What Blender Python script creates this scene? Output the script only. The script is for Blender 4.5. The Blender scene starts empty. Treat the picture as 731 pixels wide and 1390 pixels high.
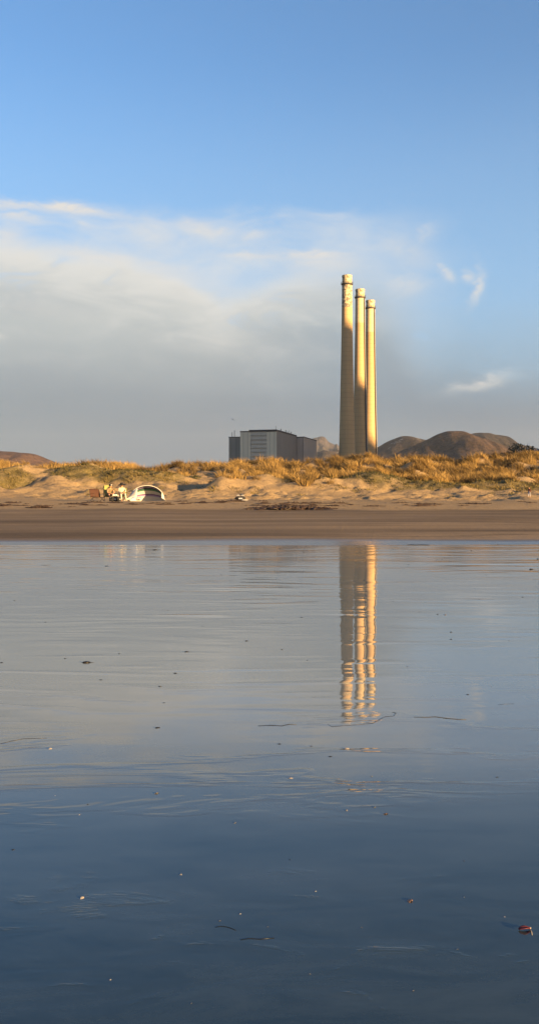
import bpy, bmesh, math, random
import numpy as np
from mathutils import Vector, Matrix

random.seed(7)
RNG = np.random.default_rng(7)
SC = bpy.context.scene
COL = SC.collection
R = math.radians
PI = math.pi

# ------------------------------------------------------------------ camera
F = 1250.0            # focal length in photo pixels (photo is 731 x 1390)
CX, HZ = 365.5, 675.0 # principal column, horizon row
EYE = 1.6
cam_d = bpy.data.cameras.new('camera')
cam = bpy.data.objects.new('camera', cam_d)
COL.objects.link(cam)
cam.location = (0, 0, EYE)
cam.rotation_euler = (R(90), 0, 0)
cam_d.sensor_fit = 'VERTICAL'
cam_d.sensor_height = 36.0
cam_d.sensor_width = 36.0
cam_d.lens = F / 1390.0 * 36.0
cam_d.shift_y = -(695.0 - HZ) / 1390.0
cam_d.clip_start = 0.1
cam_d.clip_end = 40000
SC.camera = cam

# ------------------------------------------------------------------ helpers
def tag(o, label=None, cat=None, group=None, kind=None):
    if label: o['label'] = label
    if cat: o['category'] = cat
    if group: o['group'] = group
    if kind: o['kind'] = kind
    return o

def thing(name, label, cat, loc=(0, 0, 0), rz=0.0, group=None):
    o = bpy.data.objects.new(name, None)
    COL.objects.link(o)
    o.location = loc
    o.rotation_euler = (0, 0, rz)
    o.empty_display_size = 0.2
    return tag(o, label, cat, group)

def link_mesh(name, me, mats, parent=None, smooth=False):
    o = bpy.data.objects.new(name, me)
    if not isinstance(mats, (list, tuple)): mats = [mats]
    for m in mats: me.materials.append(m)
    COL.objects.link(o)
    if parent is not None: o.parent = parent
    if smooth:
        me.polygons.foreach_set('use_smooth', [True] * len(me.polygons))
    return o

def dup(root, loc, rz=0.0, scale=None, label=None):
    c = root.copy(); COL.objects.link(c)
    c.location = loc; c.rotation_euler = (root.rotation_euler[0], root.rotation_euler[1], rz)
    if scale is not None: c.scale = scale if isinstance(scale, tuple) else (scale,) * 3
    if label: c['label'] = label
    for ch in list(root.children):
        d = ch.copy(); COL.objects.link(d); d.parent = c
        for g in list(ch.children):
            e = g.copy(); COL.objects.link(e); e.parent = d
    return c

class MB:
    """collects shapes, becomes one mesh"""
    def __init__(s): s.v = []; s.f = []; s.mi = []
    def add(s, vs, fs, mi=0):
        n = len(s.v); s.v += [tuple(p) for p in vs]
        s.f += [tuple(i + n for i in f) for f in fs]; s.mi += [mi] * len(fs)
    def box(s, x0, x1, y0, y1, z0, z1, mi=0):
        s.add([(x0,y0,z0),(x1,y0,z0),(x1,y1,z0),(x0,y1,z0),(x0,y0,z1),(x1,y0,z1),(x1,y1,z1),(x0,y1,z1)],
              [(3,2,1,0),(4,5,6,7),(0,1,5,4),(1,2,6,5),(2,3,7,6),(3,0,4,7)], mi)
    def tube(s, pts, r, n=6, mi=0):
        pts = [Vector(p) for p in pts]
        rs = r if isinstance(r, (list, tuple)) else [r] * len(pts)
        rings = []
        for i, p in enumerate(pts):
            d = (pts[min(i + 1, len(pts) - 1)] - pts[max(i - 1, 0)]).normalized()
            a = d.cross(Vector((0, 0, 1)))
            if a.length < 1e-3: a = d.cross(Vector((1, 0, 0)))
            a.normalize(); b = d.cross(a).normalized()
            rings.append([p + (a * math.cos(2*PI*k/n) + b * math.sin(2*PI*k/n)) * rs[i] for k in range(n)])
        vs = [q for rg in rings for q in rg]; fs = []
        for i in range(len(pts) - 1):
            for k in range(n):
                fs.append((i*n+k, i*n+(k+1)%n, (i+1)*n+(k+1)%n, (i+1)*n+k))
        fs.append(tuple(range(n-1, -1, -1))); fs.append(tuple(range((len(pts)-1)*n, len(pts)*n)))
        s.add(vs, fs, mi)
    def lathe(s, prof, n=32, mi=0, c=(0, 0)):
        vs = []; fs = []
        for r, z in prof:
            for k in range(n):
                a = 2*PI*k/n
                vs.append((c[0] + r*math.cos(a), c[1] + r*math.sin(a), z))
        for i in range(len(prof) - 1):
            for k in range(n):
                fs.append((i*n+k, i*n+(k+1)%n, (i+1)*n+(k+1)%n, (i+1)*n+k))
        s.add(vs, fs, mi)
    def sheet(s, P, mi=0):
        """grid of points P[i][j]"""
        a, b = len(P), len(P[0])
        vs = [P[i][j] for i in range(a) for j in range(b)]
        fs = [(i*b+j, i*b+j+1, (i+1)*b+j+1, (i+1)*b+j) for i in range(a-1) for j in range(b-1)]
        s.add(vs, fs, mi)
    def blob(s, c, rx, ry, rz, seed=0, amp=0.2, n=8, m=6, mi=0):
        rr = random.Random(seed); vs = []; fs = []
        for i in range(m + 1):
            th = PI * i / m
            for k in range(n):
                a = 2*PI*k/n; q = 1 + rr.uniform(-amp, amp)
                vs.append((c[0]+rx*q*math.sin(th)*math.cos(a), c[1]+ry*q*math.sin(th)*math.sin(a), c[2]+rz*q*math.cos(th)))
        for i in range(m):
            for k in range(n):
                fs.append((i*n+k, (i+1)*n+k, (i+1)*n+(k+1)%n, i*n+(k+1)%n))
        s.add(vs, fs, mi)
    def build(s, name, mats, parent=None, smooth=False):
        me = bpy.data.meshes.new(name)
        me.from_pydata(s.v, [], s.f); me.update()
        o = link_mesh(name, me, mats, parent, smooth)
        if max(s.mi, default=0) > 0: me.polygons.foreach_set('material_index', s.mi)
        return o

def np_mesh(name, V, Q, mats, parent=None, smooth=True):
    """V (n,3) floats, Q (m,4) quads"""
    me = bpy.data.meshes.new(name)
    V = np.ascontiguousarray(V, np.float32); Q = np.ascontiguousarray(Q, np.int32)
    me.vertices.add(len(V)); me.vertices.foreach_set('co', V.ravel())
    k = Q.shape[1]
    me.loops.add(Q.size); me.loops.foreach_set('vertex_index', Q.ravel())
    me.polygons.add(len(Q)); me.polygons.foreach_set('loop_start', np.arange(0, Q.size, k, dtype=np.int32))
    me.update(calc_edges=True)
    return link_mesh(name, me, mats, parent, smooth)

def fattr(o, name, vals):
    a = o.data.attributes.new(name, 'FLOAT', 'POINT')
    a.data.foreach_set('value', np.ascontiguousarray(vals, np.float32))
def cattr(o, name, vals):
    a = o.data.attributes.new(name, 'FLOAT_COLOR', 'POINT')
    a.data.foreach_set('color', np.ascontiguousarray(vals, np.float32).ravel())

# ------------------------------------------------------------------ numpy noise
_tab = np.random.default_rng(11).random(65536)
def _h(ix, iy, s):
    n = (ix.astype(np.int64) * 374761393 + iy.astype(np.int64) * 668265263 + s * 974711) 
    n = (n ^ (n >> 13)) * 1274126177
    return _tab[(n ^ (n >> 16)) & 65535]
def vnoise(x, y, s=0):
    x = np.asarray(x, float); y = np.asarray(y, float)
    ix = np.floor(x); iy = np.floor(y); fx = x - ix; fy = y - iy
    fx = fx*fx*fx*(fx*(fx*6-15)+10); fy = fy*fy*fy*(fy*(fy*6-15)+10)
    a = _h(ix, iy, s); b = _h(ix+1, iy, s); c = _h(ix, iy+1, s); d = _h(ix+1, iy+1, s)
    return (a*(1-fx)+b*fx)*(1-fy) + (c*(1-fx)+d*fx)*fy
def fbm(x, y, s=0, o=4):
    t = 0; a = 0.5; n = 0
    for k in range(o):
        t = t + a * vnoise(x * 2**k + 17.3*k, y * 2**k - 9.1*k, s + k); n += a; a *= 0.5
    return t / n - 0.5        # about -0.5 .. 0.5
def sst(a, b, x):
    t = np.clip((np.asarray(x, float) - a) / (b - a), 0, 1)
    return t*t*(3-2*t)

# ------------------------------------------------------------------ node maths
class NB:
    def __init__(s, tree): s.t = tree
    def new(s, typ, **kw):
        n = s.t.nodes.new(typ)
        for k, v in kw.items(): setattr(n, k, v)
        return n
    def put(s, sock, v):
        if isinstance(v, E): s.t.links.new(v.s, sock)
        elif isinstance(v, bpy.types.NodeSocket): s.t.links.new(v, sock)
        elif isinstance(v, (tuple, list)):
            sock.default_value = tuple(v) if len(v) == len(sock.default_value) else tuple(v) + (1.0,)
        else: sock.default_value = v
    def m(s, op, a, b=None, c=None):
        n = s.new('ShaderNodeMath', operation=op)
        for i, q in enumerate((a, b, c)):
            if q is not None: s.put(n.inputs[i], q)
        return E(s, n.outputs[0])
    def mix(s, fac, a, b, blend='MIX'):
        n = s.new('ShaderNodeMix', data_type='RGBA', blend_type=blend)
        s.put(n.inputs[0], fac); s.put(n.inputs[6], a); s.put(n.inputs[7], b)
        return n.outputs[2]
    def noise(s, vec, scale=1.0, detail=4, rough=0.5, dist=0.0, col=False):
        n = s.new('ShaderNodeTexNoise'); s.put(n.inputs['Vector'], vec)
        n.inputs['Scale'].default_value = scale; n.inputs['Detail'].default_value = detail
        n.inputs['Roughness'].default_value = rough; n.inputs['Distortion'].default_value = dist
        return n.outputs[1] if col else E(s, n.outputs[0])
    def vec(s, x, y, z):
        n = s.new('ShaderNodeCombineXYZ')
        for i, q in enumerate((x, y, z)): s.put(n.inputs[i], q)
        return n.outputs[0]
    def sep(s, v):
        n = s.new('ShaderNodeSeparateXYZ'); s.put(n.inputs[0], v)
        return [E(s, n.outputs[i]) for i in range(3)]
    def smooth(s, a, b, x):
        n = s.new('ShaderNodeMapRange', interpolation_type='SMOOTHSTEP')
        s.put(n.inputs[0], x); s.put(n.inputs[1], a); s.put(n.inputs[2], b)
        return E(s, n.outputs[0])
    def ramp(s, x, stops, x0=0.0, x1=1.0, interp='B_SPLINE'):
        """1-D function through (x, value) stops"""
        n = s.new('ShaderNodeValToRGB'); cr = n.color_ramp; cr.interpolation = interp
        s.put(n.inputs[0], (x - x0) * (1.0 / (x1 - x0)))
        while len(cr.elements) < len(stops): cr.elements.new(0.5)
        for e, (p, v) in zip(cr.elements, stops):
            e.position = (p - x0) / (x1 - x0)
            e.color = (v, v, v, 1) if not isinstance(v, tuple) else v + (1,)
        return n.outputs[0]
    def gauss(s, x, y, cx, cy, sx, sy, ang=0.0):
        ca, sa = math.cos(ang), math.sin(ang)
        dx = x - cx; dy = y - cy
        u = (dx * ca + dy * sa) * (1.0 / sx); w = (dy * ca - dx * sa) * (1.0 / sy)
        return s.m('EXPONENT', (u * u + w * w) * -1.0)
class E:
    def __init__(s, nb, sock): s.n = nb; s.s = sock
    def __add__(s, o): return s.n.m('ADD', s, o)
    __radd__ = __add__
    def __sub__(s, o): return s.n.m('SUBTRACT', s, o)
    def __rsub__(s, o): return s.n.m('SUBTRACT', o, s)
    def __mul__(s, o): return s.n.m('MULTIPLY', s, o)
    __rmul__ = __mul__
    def __truediv__(s, o): return s.n.m('DIVIDE', s, o)
    def clamp(s): return s.n.m('MINIMUM', s.n.m('MAXIMUM', s, 0.0), 1.0)

def new_mat(name):
    m = bpy.data.materials.new(name); m.use_nodes = True
    nb = NB(m.node_tree); b = m.node_tree.nodes['Principled BSDF']
    return m, nb, b
def simple(name, col, rough=0.8, var=0.25, scale=3.0, metal=0.0, bump=0.0, spec=0.3):
    m, nb, b = new_mat(name)
    tc = nb.new('ShaderNodeTexCoord').outputs['Object']
    n = nb.noise(tc, scale, 5, 0.6)
    nb.put(b.inputs['Base Color'], nb.mix(n, tuple(c*(1-var) for c in col), tuple(min(1, c*(1+var)) for c in col)))
    b.inputs['Roughness'].default_value = rough; b.inputs['Metallic'].default_value = metal
    b.inputs['Specular IOR Level'].default_value = spec
    if bump:
        bp = nb.new('ShaderNodeBump'); bp.inputs['Strength'].default_value = 1.0; bp.inputs['Distance'].default_value = bump
        nb.put(bp.inputs['Height'], n); nb.put(b.inputs['Normal'], bp.outputs[0])
    return m

# ------------------------------------------------------------------ sun and sky
SUN_AZ, SUN_EL = 50.0, 7.5       # to the right of straight-behind-the-camera; elevation
S = Vector((math.sin(R(SUN_AZ))*math.cos(R(SUN_EL)), -math.cos(R(SUN_AZ))*math.cos(R(SUN_EL)), math.sin(R(SUN_EL))))
ld = bpy.data.lights.new('sun', 'SUN'); ld.energy = 5.0; ld.angle = R(0.53); ld.color = (1.0, 0.66, 0.29)
sun = bpy.data.objects.new('sun', ld); COL.objects.link(sun)
sun.rotation_euler = S.to_track_quat('Z', 'Y').to_euler()
sun.location = (200, -200, 300)

def build_world():
    w = bpy.data.worlds.new('World'); SC.world = w; w.use_nodes = True
    nb = NB(w.node_tree); t = w.node_tree
    bg = t.nodes['Background']; bg.inputs['Strength'].default_value = 0.052
    sky = nb.new('ShaderNodeTexSky', sky_type='NISHITA')
    sky.sun_disc = False; sky.sun_elevation = R(SUN_EL); sky.sun_rotation = R(180 - SUN_AZ)
    sky.altitude = 0; sky.air_density = 1.0; sky.dust_density = 0.6; sky.ozone_density = 2.5
    d = nb.new('ShaderNodeTexCoord').outputs['Generated']
    x, y, z = nb.sep(d)
    az = nb.m('ARCTAN2', x, y)
    h = nb.m('SQRT', x*x + y*y)
    # sky angles: P grows to the right, Q grows downwards, Q = 675 at the horizon
    P = az * F + CX
    Q = HZ - nb.m('ABSOLUTE', z) / nb.m('MAXIMUM', h, 0.02) * F
    pv = nb.vec(P * (1/260.0), Q * (1/110.0), 0.0)
    n1 = nb.noise(pv, 1.0, 6, 0.55, 0.4) - 0.5
    n2 = nb.noise(nb.vec(P*(1/70.0), Q*(1/38.0), 3.3), 1.0, 5, 0.6, 0.6) - 0.5
    n3 = nb.noise(nb.vec(P*(1/520.0), Q*(1/75.0), 9.1), 1.0, 4, 0.5, 0.2) - 0.5
    # upper rim of the cloud bank along the azimuth
    rim = nb.ramp(P, [(-900, .36), (-200, .33), (0, .325), (90, .338), (170, .345), (240, .360), (300, .385),
                      (345, .365), (400, .345), (465, .345), (520, .375), (580, .425), (700, .435), (1000, .40), (1700, .35)], -1000, 1800, 'LINEAR')
    rimw = nb.ramp(P, [(-900, .08), (60, .035), (240, .035), (330, .05), (470, .07), (560, .14), (760, .15), (1700, .1)], -1000, 1800, 'LINEAR')
    rim = E(nb, rim) * 1000.0 + n1 * 70.0 + n2 * 26.0
    rimw = E(nb, rimw) * 1000.0
    bank = nb.smooth(rim - rimw * 0.35, rim + rimw, Q)
    bank = bank * (1.0 - nb.gauss(P, Q, 318, 360, 40, 26, 0.5) * 0.35).clamp()
    # colour of the bank: cream by the rim, grey below, mauve-grey at the horizon
    depth = (Q - rim)
    n5 = nb.noise(nb.vec(P*(1/110.0), Q*(1/42.0), 2.2), 1.0, 7, 0.6, 0.9) - 0.5
    lit = nb.smooth(125.0, -5.0, depth + n5*70.0 + n3*40.0) * nb.smooth(620.0, 380.0, P)
    low = nb.smooth(410.0, 590.0, Q + n3*60.0 + n1*40.0)
    c_mid = nb.mix(nb.smooth(250.0, 640.0, P), (2.38, 2.54, 2.50), (1.52, 1.90, 2.15))
    c_low = nb.mix(nb.smooth(0.0, 700.0, P + n1*300.0), (1.20, 1.42, 1.60), (0.88, 1.14, 1.44))
    c = nb.mix(low, c_mid, c_low)
    c = nb.mix(lit * 0.95, c, (3.85, 3.76, 3.50))
    c = nb.mix((n3*1.3 + n5*1.3 + n1*0.6).clamp() * 0.8 * nb.smooth(560.0, 470.0, Q), c, nb.mix(0.55, c, (1.35, 1.62, 1.95)))
    c = nb.mix((n5*-1.5 - n2*0.6).clamp() * nb.smooth(240.0, 40.0, depth) * nb.smooth(640.0, 420.0, P), c, (3.5, 3.42, 3.2))
    c = nb.mix(nb.smooth(600.0, 680.0, Q) * 0.35, c, (1.3, 1.32, 1.45))
    # thin veil over the blue above the bank, and ragged gaps through the rim
    veil = nb.smooth(276.0, 318.0, Q + n5*44.0 + n1*30.0) * nb.smooth(640.0, 470.0, P + n1*120.0 + n5*120.0)
    veil = (veil * (0.52 + n5*1.5 + n2*0.5)).clamp()
    bank = bank * (1.0 - nb.smooth(0.03, 0.20, n5 + n1*0.5) * nb.smooth(95.0, 20.0, depth) * 0.75)
    blue = nb.mix(1.0, sky.outputs[0], (SKYT[0], SKYT[1], SKYT[2]), 'MULTIPLY')
    # haze paling of the blue towards the bank
    blue = nb.mix(nb.smooth(60.0, 430.0, Q) * 0.55, blue, (1.62, 2.52, 3.55))
    out = nb.mix(bank * nb.ramp(P, [(-900, .9), (300, .97), (520, .90), (620, .93), (1700, .93)], -1000, 1800, 'LINEAR'), blue, c)
    out = nb.mix(veil * (1.0 - bank) * 0.85, out, (3.55, 3.62, 3.6))
    # wisps: (azimuth, height, length, thickness, tilt, strength)
    wisps = [(20, 292, 75, 7, 0.03, .75), (105, 296, 60, 8, 0.06, .85), (35, 309, 35, 8, 0.1, .6), (20, 340, 28, 22, -0.3, .55),
             (118, 315, 12, 5, 0.2, .35), (272, 312, 34, 11, 0.38, .75), (300, 319, 16, 8, -0.1, .5), (345, 324, 20, 8, -0.2, .5),
             (205, 322, 32, 26, 0.9, .30), (350, 352, 45, 7, 0.05, .55), (430, 352, 45, 7, 0.0, .7), (445, 360, 45, 12, -0.05, .55), (575, 326, 22, 9, -0.6, .30),
             (550, 345, 30, 16, 0.3, .38), (594, 369, 12, 6, 0.8, .8), (624, 376, 10, 7, 0.7, .55), (637, 392, 7, 22, 0.12, .75),
             (548, 385, 22, 10, -0.3, .38), (650, 527, 36, 8, -0.2, .6), (2, 464, 13, 6, 0.2, .7), (-260, 330, 180, 20, 0.1, .6),
             (-520, 250, 200, 22, -0.2, .5), (1150, 300, 160, 14, 0.15, .6), (130, 352, 70, 9, 0.06, .6), (235, 374, 60, 12, 0.25, .45),
             (60, 430, 60, 10, 0.1, .16), (330, 470, 120, 14, 0.05, .12)]
    tot = None
    n4 = nb.noise(nb.vec(P*(1/34.0), Q*(1/13.0), 5.7), 1.0, 6, 0.62, 1.2) - 0.5
    wx = P + n2 * 44.0 + n1 * 30.0 + n4 * 16.0; wy = Q + n1 * 30.0 + n2 * 26.0 + n4 * 13.0
    for (px, py, sx, sy, a, k) in wisps:
        g = nb.gauss(wx, wy, px, py, sx, sy, a) * k
        tot = g if tot is None else nb.m('MAXIMUM', tot, g)
    tot = (tot * (1.0 + n2 * 1.2 + n4 * 1.5)).clamp()
    out = nb.mix(tot * 0.95, out, (3.7, 3.55, 3.3))
    # glow of the low sun behind the camera
    glow = nb.gauss(P, Q, (PI - R(SUN_AZ))*F + CX, 560.0, 1000.0, 330.0)
    out = nb.mix(glow * 0.85, out, (8.5, 5.6, 2.9))
    nb.put(bg.inputs['Color'], out)
    return w
SKYT = (1.02, 1.23, 1.43)
build_world()

# ------------------------------------------------------------------ terrain
SLOPE = 0.002          # the wet flat rises very gently towards the beach
pxX = lambda px, Y: (px - CX) / F * Y
_cp = np.array([-900, -300, 0, 40, 62, 90, 125, 150, 175, 197, 215, 240, 290, 340, 420, 450, 490, 530, 570, 600, 640, 680, 705, 740, 1000, 1700], float)
_cy = np.array([625, 627, 629, 632, 636, 631, 628, 632, 636, 640, 635, 630, 627, 627, 632, 630, 628, 627, 626, 626, 627, 624, 622, 621, 624, 625], float)
def ground_z(X, Y):
    X = np.asarray(X, float); Y = np.asarray(Y, float)
    X, Y = np.broadcast_arrays(X, Y)
    edge = 29.6 + fbm(X/14, Y/30, 5, 3)*3.0 - 0.02*X
    z = np.where(Y < edge, np.maximum(-0.02 - 0.01*(edge - Y), -2.5), 0)
    up = np.clip(Y - edge, 0, None)
    berm = 1.30 - 0.06*sst(-25, 20, X)
    # beach face
    z = np.where(Y >= edge, -0.02 + (berm+0.02)*(0.55*np.clip(up/31, 0, 1) + 0.45*sst(0, 31, up)), z)
    # back of the berm dips a little, then the apron of the dunes
    z = z - sst(66, 112, Y) * 0.25 * sst(-40, 10, X)
    foot = 119 + fbm(X/25, 0*X, 21, 3)*14
    z = z + sst(foot, 139, Y) * 1.25 + sst(foot+8, 145, Y)*0.5
    px = CX + F * X / np.maximum(Y, 60)
    yc = np.interp(px, _cp, _cy)
    ycr = 186 + fbm(X/22, 0*X, 33, 3)*14
    zc = EYE + (HZ - yc) / F * 186.0 - 0.55
    t = np.clip((Y - 136) / (ycr - 136), 0, 1)
    z = z + (zc - z) * sst(0, 1, t)
    back = sst(0, 45, Y - ycr)
    z = z * (1 - back) + 5.0 * back
    # hummocks
    on = sst(124, 150, Y) * (1 - sst(215, 260, Y))
    rgt = sst(270, 330, px)
    z = z + on * (fbm(X/9, Y/9, 41, 4)*1.7 + fbm(X/3.4, Y/3.4, 47, 3)*0.75 + (np.abs(fbm(X/6.5, Y/6.5, 43, 2))*7.0 - 1.0)*(0.06 + 0.74*rgt)*(0.4 + 0.6*sst(150, 160, Y))*sst(143, 156, Y))
    ap = sst(100, 122, Y) * (1 - sst(150, 160, Y))
    z = z + ap * (np.maximum(fbm(X/5.0, Y/4.0, 52, 4), -0.06)*1.3 + np.abs(fbm(X/3.4, Y/2.6, 54, 3))*0.55 + np.maximum(fbm(X/1.9, Y/1.4, 58, 3)-.10, 0)*1.3 + fbm(X/0.9, Y/0.9, 59, 2)*0.16)
    # separate front mounds seen at the left and the middle
    for (mp, my, rx, ry, h) in ((104, 150, 9.5, 7, 1.5), (170, 148, 8, 6, 1.1), (215, 148, 6, 6, .8), (18, 149, 5, 6, 1.3), (300, 137, 3.6, 4, 2.1),
                                (352, 138, 4.2, 4, 1.2), (420, 138, 6.5, 5, 1.2), (497, 143, 5, 5, 1.9), (560, 140, 5, 4, 0.8), (690, 142, 6, 5, 0.9),
                                (625, 137, 3, 3, 0.6), (-80, 148, 10, 8, 1.4), (820, 145, 9, 7, 1.6)):
        cx = pxX(mp, my)
        z = z + h * np.exp(-((X-cx)/rx)**2 - ((Y-my)/ry)**2) * (1 + fbm(X/2.5, Y/2.5, 60, 3)*0.5)
    for (mp, my, rx, ry, h) in ((26, 142, 3.6, 4, 1.3), (268, 138, 4.5, 4, 0.9), (140, 141, 4, 4, 0.7)):
        cx = pxX(mp, my); z = z - h * np.exp(-((X-cx)/rx)**2 - ((Y-my)/ry)**2)
    # foot-trodden dry sand
    dry = sst(52, 60, Y) * (1 - sst(260, 400, Y))
    z = z + dry * (fbm(X/1.6, Y/1.6, 71, 3)*(0.10 + 0.22*sst(105, 125, Y)) + fbm(X/6, Y/6, 75, 2)*0.16)
    z = z + sst(33, 40, Y)*(1-sst(52, 60, Y)) * (fbm(X/5, Y/1.5, 77, 3)*0.035 + fbm(X/9, Y/5, 78, 3)*0.10)
    return z + SLOPE*np.clip(Y, 0, 32)
def hit(px, py, y0=33.0, y1=185.0):
    """first point of the ground seen along a photo pixel"""
    Ys = np.linspace(y0, y1, 4000); Xs = (px - CX)/F*Ys
    Zs = ground_z(Xs, Ys); py_s = HZ - F*(Zs - EYE)/Ys
    k = np.where(py_s <= py)[0]
    k = k[0] if len(k) else len(Ys)-1
    return Vector((Xs[k], Ys[k], Zs[k]))
def onground(px, Y):
    X = pxX(px, Y); return Vector((X, Y, float(ground_z(X, Y))))
def onwater(px, py):
    Y = EYE * F / (py - HZ + F*SLOPE); return Vector(((px-CX)/F*Y, Y, SLOPE*Y))

def axis(dense, grow):
    a = list(dense)
    for g in grow: a.append(g)
    return np.array(sorted(set(a)))
gx = [0.0]
while gx[-1] < 90: gx.append(gx[-1] + 0.42)
st = 0.6
while gx[-1] < 5500: st *= 1.28; gx.append(gx[-1] + st)
gx[-1] = 5600
xs = np.array([-q for q in gx[:0:-1]] + gx)
ys = [-4400, -2500, -1200, -600, -300, -150, -70, -30, -10, 0, 8, 16, 22, 26]
while ys[-1] < 215: ys.append(ys[-1] + (0.4 if ys[-1] < 110 else 0.36))
st = 0.6
while ys[-1] < 5600: st *= 1.25; ys.append(ys[-1] + st)
ys[-1] = 5750
ys = np.array(ys, float)
GX, GY = np.meshgrid(xs, ys)
GZ = ground_z(GX, GY)
nx, ny = len(xs), len(ys)
idx = np.arange(nx*ny).reshape(ny, nx)
quads = np.stack([idx[:-1, :-1], idx[:-1, 1:], idx[1:, 1:], idx[1:, :-1]], -1).reshape(-1, 4)

def pxof(X, Y): return CX + F*X/np.maximum(Y, 20)
def veg_mask(X, Y):
    """where low green-grey plants cover the sand"""
    px = pxof(X, Y)
    n = fbm(X/5, Y/5, 81, 4)
    m = np.zeros_like(n)
    for (mp, my, rx, ry, k) in ((112, 151, 6, 6, .95), (172, 149, 7, 5, 1.05), (222, 150, 5, 5, .9), (8, 147, 5, 5, 1.0), (262, 153, 5, 5, .7),
                                (545, 144, 9, 4.2, 1.4), (590, 140, 8, 3.4, 1.3), (700, 140, 10, 4.0, 1.4), (640, 144, 7, 3.8, 1.1), (500, 147, 5, 3, .8), (440, 144, 7, 4, .8), (380, 141, 6, 4, .6), (-90, 152, 12, 8, 1), (830, 145, 12, 5, 1)):
        cx = pxX(mp, my); m = m + k*np.exp(-((X-cx)/(rx*.8))**2 - ((Y-my+2)/(ry*.7))**2)
    return np.clip((m + n*1.5 - 0.35)*2.2, 0, 1) * sst(128, 134, Y) * (1 - sst(200, 230, Y)) + sst(205, 240, Y)

def sand_material():
    m, nb, b = new_mat('sand')
    pos = nb.new('ShaderNodeNewGeometry').outputs['Position']
    x, y, z = nb.sep(pos)
    veg = nb.new('ShaderNodeAttribute', attribute_name='veg').outputs['Fac']
    wet = nb.new('ShaderNodeAttribute', attribute_name='wet').outputs['Fac']
    damp = nb.new('ShaderNodeAttribute', attribute_name='damp').outputs['Fac']
    n1 = nb.noise(pos, 0.35, 6, 0.6)
    n2 = nb.noise(pos, 3.0, 6, 0.65)
    stk = nb.smooth(0.34, 0.66, nb.noise(nb.vec(x*0.022, y*0.24, 0.0), 1.0, 7, 0.68, 0.5))
    dry = nb.mix(n1, (0.225, 0.156, 0.084), (0.35, 0.248, 0.137))
    dry = nb.mix(nb.smooth(0.50, 0.66, n2)*0.6, dry, (0.17, 0.105, 0.055))
    dmp = nb.mix(stk, (0.088, 0.059, 0.033), (0.235, 0.166, 0.100))
    dmp = nb.mix(nb.smooth(0.50, 0.62, nb.noise(nb.vec(x*0.05, y*0.42, 7.0), 1.0, 7, 0.7, 0.6))*0.55, dmp, (0.085, 0.058, 0.034))
    c = nb.mix(E(nb, damp), dry, dmp)
    c = nb.mix(E(nb, wet), c, nb.mix(stk, (0.045, 0.034, 0.024), (0.075, 0.056, 0.038)))
    vg = nb.mix(nb.noise(pos, 1.2, 5, 0.7), (0.045, 0.046, 0.018), (0.17, 0.125, 0.045))
    c = nb.mix(E(nb, veg)*nb.smooth(0.25, 0.6, n2*0.6+n1*0.4), c, vg)
    grain = nb.noise(pos, 14.0, 3, 0.7)
    c = nb.mix(nb.smooth(0.55, 0.75, grain*0.5 + n2*0.5)*0.4, c, (0.09, 0.062, 0.036))
    nb.put(b.inputs['Base Color'], c)
    r = 0.95 - E(nb, wet)*0.62 - E(nb, damp)*0.08
    nb.put(b.inputs['Roughness'], r)
    nb.put(b.inputs['Specular IOR Level'], 0.15 + E(nb, wet)*0.4)
    bp = nb.new('ShaderNodeBump'); bp.inputs['Strength'].default_value = 0.9; bp.inputs['Distance'].default_value = 0.22
    hh = (n2*0.6 + nb.noise(pos, 9.0, 4, 0.6)*0.3) * (1.0 - E(nb, wet)) * (1.0 - E(nb, damp)*0.75)
    nb.put(bp.inputs['Height'], hh); nb.put(b.inputs['Normal'], bp.outputs[0])
    return m
ground = np_mesh('sand_ground', np.stack([GX.ravel(), GY.ravel(), GZ.ravel()], 1), quads, sand_material())
tag(ground, 'sandy beach rising from the wet flat to the dunes', None, None, 'structure')
fattr(ground, 'veg', veg_mask(GX, GY).ravel())
wz = fbm(GX/20, GY/5, 91, 4)
fattr(ground, 'wet', (1 - sst(0.06, 0.20, GZ + wz*0.14 + fbm(GX/5, GY/3, 97, 3)*0.14)).ravel())
fattr(ground, 'damp', (1 - sst(0.84, 0.98, GZ*sst(0, 60, GY) + (GY > 60)*0.2 + wz*0.10 + fbm(GX/7, GY/4, 95, 4)*0.26)).ravel() * (GY < 75).ravel())

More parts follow.
